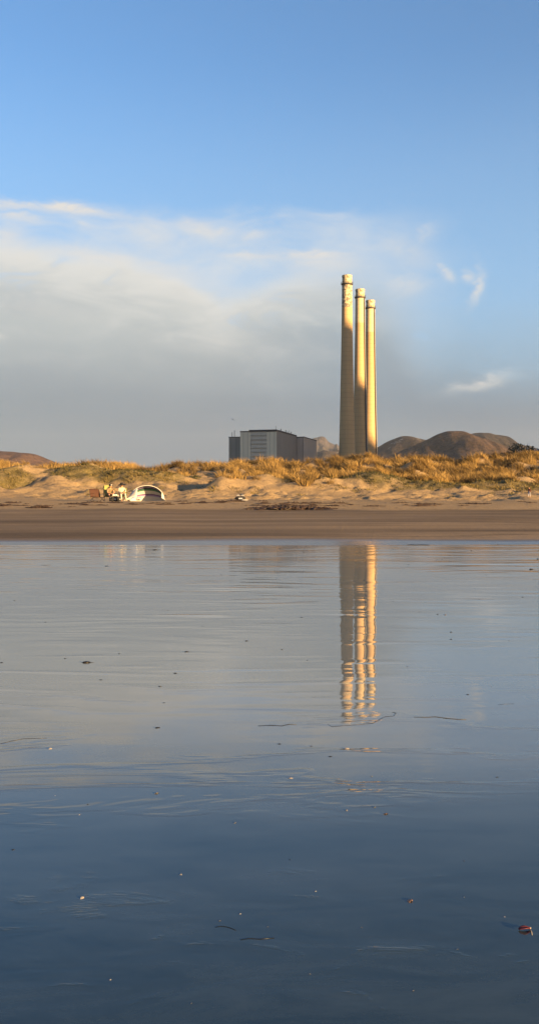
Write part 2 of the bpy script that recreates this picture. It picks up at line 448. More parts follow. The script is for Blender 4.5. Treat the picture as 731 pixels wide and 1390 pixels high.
# ------------------------------------------------------------------ shallow water over the sand flat
def water_material():
    m, nb, b = new_mat('shallow_water')
    pos = nb.new('ShaderNodeNewGeometry').outputs['Position']
    x, y, z = nb.sep(pos)
    big = nb.noise(nb.vec(x*0.25, y*0.5, 0.0), 1.0, 4, 0.55)
    fine = nb.noise(nb.vec(x*1.5, y*5.0, 3.0), 1.0, 8, 0.75, 0.6)
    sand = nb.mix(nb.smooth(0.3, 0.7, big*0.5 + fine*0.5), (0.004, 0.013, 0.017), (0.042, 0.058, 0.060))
    # base colour lightened with distance, standing in for brighter far reflection; ragged limit
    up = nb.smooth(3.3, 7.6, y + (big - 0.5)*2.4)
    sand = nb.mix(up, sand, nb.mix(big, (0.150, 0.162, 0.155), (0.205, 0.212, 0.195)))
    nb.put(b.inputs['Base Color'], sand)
    b.inputs['IOR'].default_value = 1.5
    nb.put(b.inputs['Roughness'], 0.03 + 0.06*nb.smooth(10.0, 27.0, y))
    b.inputs['Specular IOR Level'].default_value = 0.5
    # ripples running along the shore
    warp = (nb.noise(nb.vec(x*0.22, y*0.3, 1.0), 1.0, 3, 0.5) - 0.5)
    yy = y + warp*1.6
    r1 = nb.noise(nb.vec(x*0.42, yy*2.6, 0.0), 1.0, 3, 0.5, 0.3)
    r2 = nb.noise(nb.vec(x*1.1, yy*7.0, 4.0), 1.0, 2, 0.5, 0.2)
    r3 = nb.noise(nb.vec(x*0.16, yy*1.1, 8.0), 1.0, 2, 0.5, 0.2)
    r0 = nb.noise(nb.vec(x*0.5, y*0.8, 12.0), 1.0, 2, 0.5)
    patch = nb.smooth(0.35, 0.65, nb.noise(nb.vec(x*0.12, y*0.16, 2.0), 1.0, 3, 0.5))
    far = nb.smooth(4.6, 7.5, y)
    hgt = r2*0.00012 * far * patch
    # low sand ribs that crease the film of water where it runs out, 5 - 7 m off
    band = nb.smooth(4.1, 5.3, y + warp*0.8) * nb.smooth(8.2, 6.6, y + warp*0.8) * nb.smooth(0.34, 0.54, nb.noise(nb.vec(x*0.45, y*0.5, 51.0), 1.0, 3, 0.5))
    rn = nb.noise(nb.vec(x*0.55, y*1.9, 21.0), 1.0, 4, 0.55, 0.5)
    crease = nb.m('ABSOLUTE', rn - 0.5)
    rib = nb.smooth(0.05, 0.0, crease) 
    lumps = nb.noise(nb.vec(x*0.8, y*2.2, 31.0), 1.0, 3, 0.5, 0.4)
    hgt = hgt + band * (rib * RIP[3] + lumps * RIP[4])
    near = nb.smooth(4.4, 3.4, y)
    rn2 = nb.noise(nb.vec(x*2.2, y*4.2, 41.0), 1.0, 5, 0.6, 0.8)
    hgt = hgt + near * (nb.smooth(0.60, 0.72, rn2) * RIP[5] + rn2*RIP[6])
    bp = nb.new('ShaderNodeBump'); bp.inputs['Strength'].default_value = 1.0; bp.inputs['Distance'].default_value = 1.0
    nb.put(bp.inputs['Height'], hgt)
    nb.put(b.inputs['Normal'], bp.outputs[0])
    return m
RIP = (0.0011, 0.00035, 0.0016, 0.0015, 0.0024, 0.0010, 0.0020)
def film(x, y):
    """height of the water: gently rising film with millimetre ripples running along the shore"""
    w1 = fbm(x/3.5, y/3.0, 301, 3); w2 = fbm(x/1.2, y/1.4, 305, 3)
    yy = y + w1*1.3 + w2*0.22
    a = fbm(x/1.5, yy/0.40, 311, 2); b = fbm(x/0.8, yy/0.19, 317, 2); c = fbm(x/4.0, yy/1.1, 323, 2)
    patch = 0.65 + 0.8*sst(-0.16, 0.2, fbm(x/5, y/4, 331, 3))
    amp = sst(4.5, 6.2, y)*(0.85 + 1.3*sst(7.5, 12, y)) + 0.03
    h = (a*RIPG[0] + b*RIPG[1]*sst(22, 12, y) + c*RIPG[2]) * amp * patch
    sk = np.maximum(fbm(x/1.1, yy/0.17, 351, 2) - 0.10, 0) - 0.6*np.maximum(fbm(x/0.7, yy/0.21, 357, 2) - 0.14, 0)
    h = h + sst(5.6, 7.6, y)*(1 - sst(22, 28, y)) * sk * RIPG[4] * (0.4 + 0.8*patch)
    h = h + sst(13, 24, y) * fbm(x/2.5, yy/0.55, 341, 2) * RIPG[3] * (0.5 + patch)
    return h * (np.abs(x) < 24) + SLOPE*np.clip(y, 0, 60)
RIPG = (0.0021, 0.0014, 0.0018, 0.0062, 0.0112)
wy_ = [1.2]
while wy_[-1] < 34.0: wy_.append(wy_[-1] + max(0.026, 0.0028*wy_[-1]))
wy_ = np.array([-4350, -1500, -400, -100, -20, -6, -2, 0] + wy_ + [36.0])
wx_ = np.concatenate([[-5500, -3000, -800, -200, -60], np.linspace(-26, 26, 321), [60, 200, 800, 3000, 5500]])
WX, WY = np.meshgrid(wx_, wy_)
k = np.arange(WX.size).reshape(WX.shape)
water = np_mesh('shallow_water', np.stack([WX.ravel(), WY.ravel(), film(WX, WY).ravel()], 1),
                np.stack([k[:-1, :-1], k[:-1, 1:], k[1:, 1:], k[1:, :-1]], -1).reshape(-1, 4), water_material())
tag(water, 'thin sheet of mirror-like water on the sand flat', None, None, 'structure')

# ------------------------------------------------------------------ dune grass (nobody could count it)
def grass_object(name, label, pts, nblades, length, spread, cols, mat):
    """pts (n,3); a tuft of bent tapering blades at each point"""
    n = len(pts); N = n * nblades
    base = np.repeat(pts, nblades, 0)
    sc = np.repeat(RNG.uniform(0.65, 1.25, n), nblades)
    a = RNG.uniform(0, 2*PI, N); rr = np.sqrt(RNG.random(N))
    off = rr * spread * sc
    bx = base[:, 0] + np.cos(a)*off; by = base[:, 1] + np.sin(a)*off
    bz = ground_z(bx, by) - 0.08
    L = length * sc * RNG.uniform(0.6, 1.15, N) * (1 - 0.35*rr)
    lean = (0.25 + 0.85*rr*RNG.uniform(0.5, 1.2, N))
    dirx = np.cos(a + RNG.normal(0, .5, N)); diry = np.sin(a + RNG.normal(0, .5, N))
    dirx = dirx*lean - 0.18; diry = diry*lean
    w = 0.040 * sc * RNG.uniform(0.7, 1.3, N)
    sa = a + PI/2 + RNG.normal(0, .7, N); sx = np.cos(sa)*w; sy = np.sin(sa)*w
    V = np.zeros((N, 6, 3), np.float32)
    for i, (tt, ww) in enumerate(((0, 1.0), (0.55, 0.8), (1.0, 0.12))):
        cxp = bx + dirx*L*tt*tt*0.8; cyp = by + diry*L*tt*tt*0.8; czp = bz + L*(tt - 0.30*tt*tt*np.clip(lean, 0, 1))
        V[:, 2*i] = np.stack([cxp - sx*ww, cyp - sy*ww, czp], 1)
        V[:, 2*i+1] = np.stack([cxp + sx*ww, cyp + sy*ww, czp], 1)
    b0 = np.arange(N)[:, None]*6
    Q = np.concatenate([b0 + np.array([0, 1, 3, 2]), b0 + np.array([2, 3, 5, 4])], 0)
    o = np_mesh(name, V.reshape(-1, 3), Q, mat, None, False)
    C = np.repeat(cols, nblades, 0) * RNG.uniform(0.8, 1.2, (N, 1))
    C = np.repeat(C, 6, 0); C = np.concatenate([C, np.ones((len(C), 1))], 1)
    cattr(o, 'tint', C)
    tag(o, label, 'grass', None, 'stuff')
    return o
def leaf_mat(name, rough=0.7, transl=0.25):
    m, nb, b = new_mat(name)
    at = nb.new('ShaderNodeAttribute', attribute_name='tint').outputs['Color']
    nb.put(b.inputs['Base Color'], at); b.inputs['Roughness'].default_value = rough
    b.inputs['Specular IOR Level'].default_value = 0.2
    tr = nb.new('ShaderNodeBsdfTranslucent'); nb.put(tr.inputs['Color'], at)
    mx = nb.new('ShaderNodeMixShader'); mx.inputs[0].default_value = transl
    out = m.node_tree.nodes['Material Output']
    m.node_tree.links.new(b.outputs[0], mx.inputs[1]); m.node_tree.links.new(tr.outputs[0], mx.inputs[2])
    m.node_tree.links.new(mx.outputs[0], out.inputs[0])
    return m
M_GRASS = leaf_mat('dune_grass')
def scatter(n, x0, x1, y0, y1):
    return RNG.uniform(x0, x1, n), RNG.uniform(y0, y1, n)
X, Y = scatter(10600, -95, 95, 133, 204)
px = pxof(X, Y)
dens = fbm(X/7, Y/7, 101, 4)
right = sst(285, 330, px)
foot_r = 143 + fbm(X/8, 0*X, 111, 3)*10 
p_r = right * sst(-2, 3, Y - foot_r) * sst(-0.42, -0.16, dens)
p_l = 1.0 * (1-right) * sst(150, 159, Y + fbm(X/10, 0*X, 113, 2)*16) * sst(-0.14, 0.06, dens)
keep = RNG.random(len(X)) < np.maximum(np.maximum(p_r*0.56, p_l*0.40), 0.16*sst(300, 320, px)*(1-sst(475, 500, px))*sst(133, 138, Y)*sst(-0.1, 0.1, dens))
X, Y, D = X[keep], Y[keep], dens[keep]
tone = fbm(X/4.5, Y/4.5, 121, 3) + RNG.normal(0, .10, len(X))
ca, cb = np.array([0.345, 0.222, 0.076]), np.array([0.090, 0.058, 0.024])
kk = np.clip(0.30 - tone*2.2, 0, 1)[:, None]
cols = ca*(1-kk) + cb*kk
grass_object('dune_grass', 'golden dry marram grass in hummocks along the dune crest', np.stack([X, Y, ground_z(X, Y)], 1), 78, 1.75, 0.85, cols, M_GRASS)
# low olive plants on the front mounds
X, Y = scatter(9000, -75, 75, 126, 185)
vm = veg_mask(X, Y)
apr = sst(122, 128, Y)*(1 - sst(148, 156, Y))*np.clip(fbm(X/4, Y/3, 141, 3)*5 - 0.5, 0, 1)
keep = RNG.random(len(X)) < np.maximum(vm*0.75, apr*0.42)
X, Y = X[keep], Y[keep]
kk = np.clip(0.5 + fbm(X/6, Y/6, 131, 3)*1.6 + RNG.normal(0, .15, len(X)), 0, 1)[:, None]
cols = np.array([0.045, 0.048, 0.018])*(1-kk) + np.array([0.20, 0.145, 0.05])*kk
grass_object('low_plants', 'low olive green beach plants creeping over the front dune mounds', np.stack([X, Y, ground_z(X, Y)], 1), 28, 0.58, 0.75, cols, M_GRASS)

# ------------------------------------------------------------------ hills
def hill_mat(name, c0, c1, spot=None, sc=0.02, thr=0.66):
    m, nb, b = new_mat(name)
    pos = nb.new('ShaderNodeNewGeometry').outputs['Position']
    n = nb.noise(pos, sc, 8, 0.65); n2 = nb.noise(pos, sc*3.1, 6, 0.7)
    c = nb.mix(nb.smooth(0.3, 0.7, n*0.6+n2*0.4), c0, c1)
    n3 = nb.noise(pos, sc*5.5, 5, 0.7)
    c = nb.mix(nb.smooth(0.50, 0.60, n3*0.7 + n*0.3)*0.75, c, tuple(q*0.45 for q in c0))
    if spot:
        s = nb.noise(pos, sc*2.4, 3, 0.5, 0.5) * 0.6 + nb.noise(pos, sc*0.35, 2, 0.5)*0.4
        c = nb.mix(nb.smooth(thr, thr+0.02, s), c, spot)
    nb.put(b.inputs['Base Color'], c); b.inputs['Roughness'].default_value = 0.95
    b.inputs['Specular IOR Level'].default_value = 0.1
    bp = nb.new('ShaderNodeBump'); bp.inputs['Strength'].default_value = 1.0; bp.inputs['Distance'].default_value = 22.0
    nb.put(bp.inputs['Height'], n*0.5 + n2*0.35 + n3*0.15); nb.put(b.inputs['Normal'], bp.outputs[0])
    return m
def hill(label, prof, Y0, half, mat, seed, rough=0.14, n=260, rows=110):
    """prof: photo silhouette [(px, py)...] of a ridge that stands Y0 m away and is 2*half m deep"""
    pp = np.array([p for p, _ in prof], float); yy = np.array([q for _, q in prof], float)
    X = np.linspace(pxX(pp[0], Y0), pxX(pp[-1], Y0), n)
    hh = np.interp(CX + F*X/Y0, pp, yy)
    ker = np.ones(5)/5; hh = np.convolve(np.pad(hh, 2, mode='edge'), ker, 'valid')
    H = EYE + (HZ - hh)/F*Y0
    H = H * (1 + fbm(X/(half*0.16), 0*X, seed+31, 4)*rough*(0.9 if rough > 0.2 else 0.3))
    V = np.linspace(-1, 1, rows)
    XX, VV = np.meshgrid(X, V)
    HH = np.tile(H, (rows, 1))
    env = np.clip(1 - np.abs(VV)**1.5, 0, 1)
    nz = fbm(XX/(half*0.5), VV*2.0, seed, 5)
    gul = -np.abs(fbm(XX/(half*0.22), VV*0.8, seed+9, 4)) 
    z = HH*env + (1-env)*2.0 + HH*rough*(nz*3 + gul*4)*np.clip(np.abs(VV)*3, 0.12, 1)*env
    z = np.maximum(z, 1.0)
    k = np.arange(XX.size).reshape(XX.shape)
    o = np_mesh('hill', np.stack([XX.ravel(), (Y0 + VV*half).ravel(), z.ravel()], 1),
                np.stack([k[:-1, :-1], k[:-1, 1:], k[1:, 1:], k[1:, :-1]], -1).reshape(-1, 4), mat)
    return tag(o, label, None, None, 'structure')
mh1 = hill_mat('brown_scrub', (0.045, 0.031, 0.022), (0.118, 0.074, 0.049), (0.34, 0.30, 0.26), 0.02, 0.66)
mh2 = hill_mat('dark_scrub', (0.028, 0.023, 0.019), (0.070, 0.050, 0.038), (0.28, 0.26, 0.24), 0.02, 0.61)
mh3 = hill_mat('red_scrub', (0.085, 0.050, 0.035), (0.14, 0.082, 0.056), (0.40, 0.33, 0.27), 0.016, 0.72)
mh4 = hill_mat('peak_rock', (0.028, 0.028, 0.032), (0.092, 0.070, 0.066), None, 0.012)
hill('dark left shoulder of the hills behind the smokestacks',
     [(440, 640), (480, 622), (505, 612), (516, 605), (530, 597), (545, 592), (556, 592), (568, 595), (580, 597), (600, 603), (640, 612), (700, 625), (760, 640)], 2300, 500, mh2, 3)
hill('brown rounded hill with bare crown right of the smokestacks',
     [(470, 650), (515, 624), (545, 610), (565, 602), (580, 595), (592, 589), (604, 585.5), (616, 585), (628, 586), (642, 591), (655, 597), (668, 602), (690, 610), (720, 618), (780, 640)], 1700, 420, mh1, 5)
hill('far dark hill sloping down to the right edge',
     [(560, 640), (600, 610), (625, 594), (640, 588), (652, 587), (664, 589), (680, 594), (700, 603), (720, 609), (760, 616), (860, 630), (1000, 645)], 2700, 600, mh2, 8)
hill('reddish brown hill at the left edge',
 [(-500, 640), (-300, 612), (-120, 604), (-40, 608), (0, 612), (20, 613), (40, 615), (55, 619), (66, 624), (80, 629), (110, 636), (160, 645)], 2100, 450, mh3, 12, 0.10)
hill('pale rocky peak between plant and smokestacks',
     [(340, 640), (385, 612), (403, 603), (415, 597), (424, 594), (430, 593), (436, 588.5), (440, 588.5), (445, 594), (450, 600), (457, 605), (470, 614), (490, 626), (540, 645)], 4800, 600, mh4, 17, 0.26, 320, 120)
hill('low blue dark ridge under the rocky peak',
     [(380, 645), (412, 628), (425, 615), (436, 612), (450, 613), (462, 611), (480, 613), (520, 618), (600, 622), (700, 625), (800, 640)], 3000, 300, mh2, 23)

# rocky headland behind the camera, out of the picture: it shades the power plant
def headland():
    ca, sa = math.cos(R(SUN_AZ)), math.sin(R(SUN_AZ))
    p = np.array([ca, sa]); s = np.array([sa, -ca])      # across the light, towards the sun
    v0 = 520.0; te = math.tan(R(SUN_EL))
    # shadow height wanted at the stacks (v about -350), plus the drop of the rays
    U = np.array([150, 185, 215, 260, 320, 390, 440, 478, 497, 516, 533, 550, 575, 600, 640], float)
    Hs = np.array([-130, -110, 10, 70, 105, 128, 128, 111, 95, 79, 61, 43, 5, -60, -130], float)
    # in terms of chimney heights the wall tilts the line a little (stacks differ in v)
    u = np.linspace(150, 640, 160); v = np.linspace(-150, 150, 60)
    UU, VV = np.meshgrid(u, v)
    H = np.interp(UU, U, Hs) + (v0 + 350)*te
    env = np.clip(1 - np.abs(VV/150)**1.4, 0, 1)
    z = H*env + fbm(UU/40, VV/40, 200, 4)*26*env*(np.abs(VV) > 6)*np.clip(np.abs(VV)/30, 0, 1) - 2.0
    z = np.where(np.abs(VV) < 160, np.maximum(z, -2.5), z)
    XX = UU*p[0] + (VV+v0)*s[0]; YY = UU*p[1] + (VV+v0)*s[1]
    k = np.arange(UU.size).reshape(UU.shape)
    o = np_mesh('rock_headland', np.stack([XX.ravel(), YY.ravel(), z.ravel()], 1),
                np.stack([k[:-1, :-1], k[:-1, 1:], k[1:, 1:], k[1:, :-1]], -1).reshape(-1, 4),
                hill_mat('headland_rock', (0.10, 0.09, 0.075), (0.22, 0.19, 0.15), None, 0.03))
    tag(o, 'great volcanic rock standing off the beach', None, None, 'structure')
headland()

# ------------------------------------------------------------------ smokestacks
def concrete(name, c0, c1, peel=0.0):
    m, nb, b = new_mat(name)
    pos = nb.new('ShaderNodeTexCoord').outputs['Object']
    x, y, z = nb.sep(pos)
    lift = nb.m('FRACT', z*(1/2.9))
    joint = nb.smooth(0.10, 0.0, nb.m('ABSOLUTE', lift - 0.5))
    shade = nb.noise(nb.vec(0.0, 0.0, nb.m('FLOOR', z*(1/2.9))), 3.7, 0, 0.5)
    streak = nb.noise(nb.vec(x*0.9, y*0.9, z*0.02), 1.0, 5, 0.6)
    c = nb.mix(streak*0.7 + shade*0.3, c0, c1)
    c = nb.mix(joint*0.30, c, tuple(q*0.62 for q in c0))
    if peel:
        n = nb.noise(pos, 0.75, 6, 0.62)
        c = nb.mix(nb.smooth(peel, peel+0.03, n), c, (0.20, 0.16, 0.12))
    nb.put(b.inputs['Base Color'], c); b.inputs['Roughness'].default_value = 0.9
    b.inputs['Specular IOR Level'].default_value = 0.15
    return m
M_SHAFT = concrete('concrete_shaft', (0.36, 0.24, 0.125), (0.60, 0.40, 0.20))
M_PAINT = concrete('cream_paint', (0.50, 0.385, 0.225), (0.62, 0.48, 0.29))
M_PEEL = concrete('peeling_cream_paint', (0.54, 0.43, 0.26), (0.66, 0.53, 0.34), 0.47)
M_CAP = concrete('weathered_cap', (0.42, 0.33, 0.2), (0.66, 0.55, 0.36), 0.53)
M_STEEL = simple('dark_steel', (0.07, 0.065, 0.06), 0.6, 0.3, 2.0, 0.4)
M_PIPE = simple('galvanised_pipe', (0.30, 0.28, 0.25), 0.55, 0.2, 1.0, 0.3)
def stack_r(z):      # z above the base, 137 m tall
    t = z/137.0
    return 5.75 + (3.15 - 5.75)*(1 - (1 - t)**1.45)
def smokestack(label, px, D, band, paint, ladder):
    t = thing('smokestack', label, 'smokestack', (pxX(px, D), D, 5.0), 0, 'three power plant smokestacks')
    zb = 131.0 - band
    m = MB(); m.lathe([(stack_r(z), z) for z in np.linspace(-1.5, zb, 46)], 56); m.build('shaft', M_SHAFT, t, True)
    m = MB(); m.lathe([(stack_r(z) + 0.03, z) for z in np.linspace(zb, 131.4, 10)], 56); m.build('painted_band', paint, t, True)
    r = stack_r(131.4)
    m = MB(); m.lathe([(r + .03, 131.4), (r + .03, 131.9), (r - .10, 131.95), (r - .13, 136.0), (r + .06, 136.05), (r + .06, 136.75), (r - .05, 137.0), (r - .75, 137.0), (r - .8, 136.4), (r - .8, 130)], 56)
    m.build('cap', M_CAP, t)
    m = MB(); m.lathe([(r+.05, 130.6), (r+.62, 131.3), (r+.62, 131.75), (r+.05, 131.75)], 56)
    g = m.build('gallery', M_STEEL, t)
    m = MB()
    for zz in (132.3, 132.85):
        m.tube([((r+.58)*math.cos(2*PI*k/40), (r+.58)*math.sin(2*PI*k/40), zz) for k in range(41)], 0.05, 4)
    for k in range(20):
        a = 2*PI*k/20; m.box((r+.58)*math.cos(a)-.04, (r+.58)*math.cos(a)+.04, (r+.58)*math.sin(a)-.04, (r+.58)*math.sin(a)+.04, 131.7, 132.9)
    m.build('railing', M_STEEL, g)
    if ladder is not None:
        a = R(ladder) - PI/2; m = MB()
        pts = [((stack_r(z)+.32)*math.cos(a), (stack_r(z)+.32)*math.sin(a), z) for z in np.linspace(0, 130.5, 20)]
        m.tube(pts, 0.34, 6); m.build('ladder_cage', M_STEEL, t)
        a2 = a + R(16); m = MB()
        m.tube([((stack_r(z)+.22)*math.cos(a2), (stack_r(z)+.22)*math.sin(a2), z) for z in np.linspace(0, 128, 20)], 0.24, 6); m.build('conduit', M_PIPE, t)
    # dark vertical recess line of the flue door at the foot
    m = MB(); m.box(-1.4, 1.4, -stack_r(3)-.25, -stack_r(3)+.6, 0, 5.2); m.build('flue_door', M_STEEL, t)
    return t
smokestack('concrete smokestack nearest to the plant building, its cream top paint peeling', 470.5, 583, 14.5, M_PEEL, None)
smokestack('middle concrete smokestack, shaded up to mid height', 488.2, 622, 17.0, M_PAINT, 46)
smokestack('rightmost concrete smokestack, sunlit nearly to its foot', 502.2, 657, 17.0, M_PAINT, 44)

# ------------------------------------------------------------------ power plant building
def cladding(name, c, rib=1.1, horiz=False, dark=0.75):
    m, nb, b = new_mat(name)
    pos = nb.new('ShaderNodeTexCoord').outputs['Object']
    x, y, z = nb.sep(pos)
    q = z if horiz else x + y
    f = nb.m('FRACT', q*(1/rib))
    line = nb.smooth(0.14, 0.04, nb.m('ABSOLUTE', f - 0.5))
    n = nb.noise(nb.vec(x*.25, y*.25, z*.05), 1.0, 5, 0.6)
    cc = nb.mix(n, tuple(k*.82 for k in c), tuple(k*1.15 for k in c))
    cc = nb.mix(line*0.6, cc, tuple(k*dark*.8 for k in c))
    nb.put(b.inputs['Base Color'], cc); b.inputs['Roughness'].default_value = 0.6
    b.inputs['Specular IOR Level'].default_value = 0.3
    return m
M_CLAD = cladding('grey_cladding', (0.26, 0.22, 0.18), 3.2)
M_LIGHT = cladding('pale_cladding', (0.66, 0.58, 0.43), 2.6)
M_LOUV = cladding('louvre_cladding', (0.49, 0.43, 0.335), 2.35, True, 0.85)
M_DARK = cladding('dark_cladding', (0.30, 0.27, 0.22), 3.0)
M_REAR = cladding('rear_cladding', (0.40, 0.33, 0.27), 4.0)
pl = thing('power_plant_building', 'grey windowless power plant hall with louvred front behind the dunes', 'building', (4.0, 520, 5.0), R(-14.7))
m = MB(); m.box(-21.5, 0, 0.4, 50, -1, 34.0); m.build('main_hall', M_CLAD, pl)
m = MB(); m.box(-21.4, -15.3, 0.05, 0.42, -1, 33.6); m.build('corner_panel', M_LIGHT, pl)
m = MB(); m.box(-5.8, -0.05, 0.05, 0.42, -1, 33.6); m.build('corner_panel', M_LIGHT, pl)
m = MB()
for i in range(14):
    z0 = 1 + i*2.35
    m.add([(-15.2, -0.05, z0), (-5.9, -0.05, z0), (-5.9, 0.35, z0+2.33), (-15.2, 0.35, z0+2.33), (-15.2, 0.42, z0), (-5.9, 0.42, z0), (-5.9, 0.42, z0+2.33), (-15.2, 0.42, z0+2.33)],
          [(0, 1, 2, 3), (3, 2, 6, 7), (0, 4, 5, 1), (0, 3, 7, 4), (1, 5, 6, 2)])
m.build('louvre_panel', M_LOUV, pl)
m = MB(); m.box(-16.2, 0.15, -0.2, 50.2, 34.0, 34.9); m.box(-21.6, -16.2, 0.2, 50.2, 34.0, 34.35); m.build('roof_parapet', M_STEEL, pl)
m = MB(); m.box(-30.0, -21.52, 6, 34, -1, 31.2); m.build('annex', M_DARK, pl)
m = MB(); m.box(-30.1, -21.52, 5.9, 34.1, 31.2, 31.6); m.build('annex_parapet', M_STEEL, pl)
m = MB(); m.box(-10, 4.6, 50.02, 88, -1, 33.4); m.build('rear_block', M_REAR, pl)
m = MB(); m.box(-10.1, 4.7, 50.25, 88.1, 33.4, 34.0); m.build('rear_parapet', M_STEEL, pl)
m = MB(); m.box(-4.2, -3.9, -0.2, 0.05, 0, 17.0); m.build('drain_pipe', M_STEEL, pl)
m = MB(); m.box(-5.3, -0.6, -0.05, 0.06, 12.2, 12.6); m.build('canopy_strip', M_STEEL, pl)
for (xx, yy, hh, ww) in ((-1.2, 3, 2.0, .16), (-1.2, 15, 1.3, .32), (-1.0, 26, 1.2, .36), (-1.3, 36, 1.9, .2), (-2, 44, 1.5, .36), (-9, 12, .7, 1.2), (-1, 31, .8, .2)):
    m = MB(); m.box(xx-ww/2, xx+ww/2, yy-ww/2, yy+ww/2, 34.9, 34.9+hh); m.box(xx-ww*.8, xx+ww*.8, yy-ww*.8, yy+ww*.8, 34.9+hh, 35.05+hh); m.build('roof_vent', M_STEEL, pl)
for xx in (-28.6, -27.2):
    m = MB(); m.tube([(xx, 8, 31.6), (xx, 8, 34.4 if xx < -28 else 35.4)], 0.16, 6); m.build('mast', M_STEEL, pl)

# ------------------------------------------------------------------ trees beyond the dunes, at the right
M_BARK = simple('bark', (0.12, 0.09, 0.07), 0.95, 0.3, 0.8)
M_LEAF = leaf_mat('tree_leaves', 0.75, 0.2)
def tree_proto(seed, H, lobes, nleaf, leaf=0.55, tint=(0.050, 0.058, 0.035)):
    rg = np.random.default_rng(seed)
    t = thing('tree', '', 'tree')
    m = MB()
    m.tube([(0, 0, -1), (0.1*H*.1, 0, H*.3), (rg.normal(0, .3), rg.normal(0, .3), H*.7)], [H*.028, H*.02, H*.008], 7)
    P = []
    for (lx, ly, lz, r) in lobes:
        m.tube([(0, 0, H*.25 + lz*H*.15), (lx*H*.5, ly*H*.5, lz*H*.8), (lx*H, ly*H, lz*H)], [H*.014, H*.009, H*.003], 5)
        k = int(nleaf*r*r*18)
        q = rg.normal(0, 1, (k, 3)); q /= np.linalg.norm(q, axis=1)[:, None]
        q *= (rg.random((k, 1))**0.45)*r*H; q[:, 2] *= 0.72
        cl = np.sin(q[:, 0]*2.1 + q[:, 2]*1.7 + lx*9) + np.sin(q[:, 1]*1.9 - q[:, 2]*2.3)
        q = q[cl > -0.9]
        P.append(q + np.array([lx*H, ly*H, lz*H]))
    m.build('trunk', M_BARK, t)
    P = np.concatenate(P); n = len(P)
    a = rg.normal(0, 1, (n, 3)); a /= np.linalg.norm(a, axis=1)[:, None]
    b = np.cross(a, rg.normal(0, 1, (n, 3))); b /= np.linalg.norm(b, axis=1)[:, None]
    s = leaf*rg.uniform(.5, 1.2, (n, 1))
    V = np.stack([P - a*s, P + b*s*.5, P + a*s, P - b*s*.5], 1).reshape(-1, 3)
    o = np_mesh('crown', V, np.arange(n*4).reshape(-1, 4), M_LEAF, t, False)
    C = np.array(tint)*rg.uniform(.6, 1.5, (n, 1)); C = np.repeat(C, 4, 0)
    cattr(o, 'tint', np.concatenate([C, np.ones((len(C), 1))], 1))
    return t
L1 = [(0, 0, .82, .15), (.14, .05, .70, .14), (-.15, 0, .68, .15), (.05, -.1, .58, .14), (-.08, .1, .52, .13), (.2, 0, .5, .11), (-.2, -.05, .47, .11)]
L2 = [(0, 0, .86, .11), (.1, 0, .74, .12), (-.08, .04, .62, .13), (.06, -.05, .5, .11), (-.1, 0, .4, .1)]
L3 = [(0, 0, .72, .2), (.2, 0, .6, .18), (-.22, .05, .58, .19), (.0, -.1, .45, .2), (.3, .0, .42, .13), (-.3, 0, .4, .14)]
protos = [tree_proto(1, 20, L1, 260), tree_proto(2, 20, L2, 260), tree_proto(3, 14, L3, 200, 0.5)]
# (photo column, photo row of the top, distance, kind, label)
TREES = [(706, 597.5, 430, 0, 'tallest tree of the dark clump rising above the dunes at the right'),
         (698, 600, 440, 0, 'dark tree pressed against the left side of the tallest tree'),
         (714, 602, 436, 0, 'rounded dark tree just right of the tallest tree'),
         (690, 607, 450, 2, 'low spreading tree at the left end of the dark clump'),
         (721, 606, 445, 1, 'slim tree at the right end of the clump, beside the white shed'),
         (728, 607, 455, 1, 'slim tree cut by the right edge of the picture'),
         (682, 608.5, 480, 2, 'bushy tree in the gap left of the dark clump'),
         (672, 609, 520, 2, 'dark bushy tree at the foot of the far right hill'),
         (661, 610, 560, 2, 'dark bushy tree below the dip between the two right hills'),
         (650, 612, 590, 2, 'flat topped tree under the right flank of the brown hill'),
         (640, 613, 610, 2, 'small dark tree under the brown hill, right of its middle'),
         (629, 614, 620, 2, 'small dark tree below the crown of the brown hill'),
         (744, 604, 450, 0, 'dark tree standing beyond the right edge')]
G_T = 'trees beyond the dunes at the right'
used = set()
for i, (tp, ty, D, kd, lab) in enumerate(TREES):
    Htop = EYE + (HZ - ty)/F*D - 5.0
    base = protos[kd]; Hn = (20, 20, 14)[kd]*0.95
    s = Htop/Hn
    loc = (pxX(tp, D), D, 5.0)
    if kd not in used:
        used.add(kd); o = base; o.location = loc; o.rotation_euler = (0, 0, i*1.3); o.scale = (s*1.1, s*1.1, s); o['label'] = lab
    else:
        o = dup(base, loc, i*1.3, (s*1.1, s*1.1, s), lab)
    o['group'] = G_T
sh = thing('white_shed', 'small white shed with a mast beside the slim trees at the right edge', 'shed', (pxX(724.5, 470), 470, 5.0))
M_WHITE = simple('white_paint', (0.74, 0.72, 0.70), 0.6, 0.1, 0.6)
m = MB(); m.box(-2.2, 2.2, 0, 4, -.5, 20.2); m.build('wall', M_WHITE, sh)
m = MB(); m.add([(-2.5, -.3, 20.2), (2.5, -.3, 20.2), (2.5, 4.3, 20.2), (-2.5, 4.3, 20.2), (-2.5, 2, 21.2), (2.5, 2, 21.2)], [(0, 1, 5, 4), (2, 3, 4, 5), (0, 4, 3), (1, 2, 5), (0, 3, 2, 1)]); m.build('roof', M_PIPE, sh)
m = MB(); m.tube([(-3.4, 0, 0), (-3.4, 0, 24.0)], 0.22, 6); m.build('mast', M_WHITE, sh)

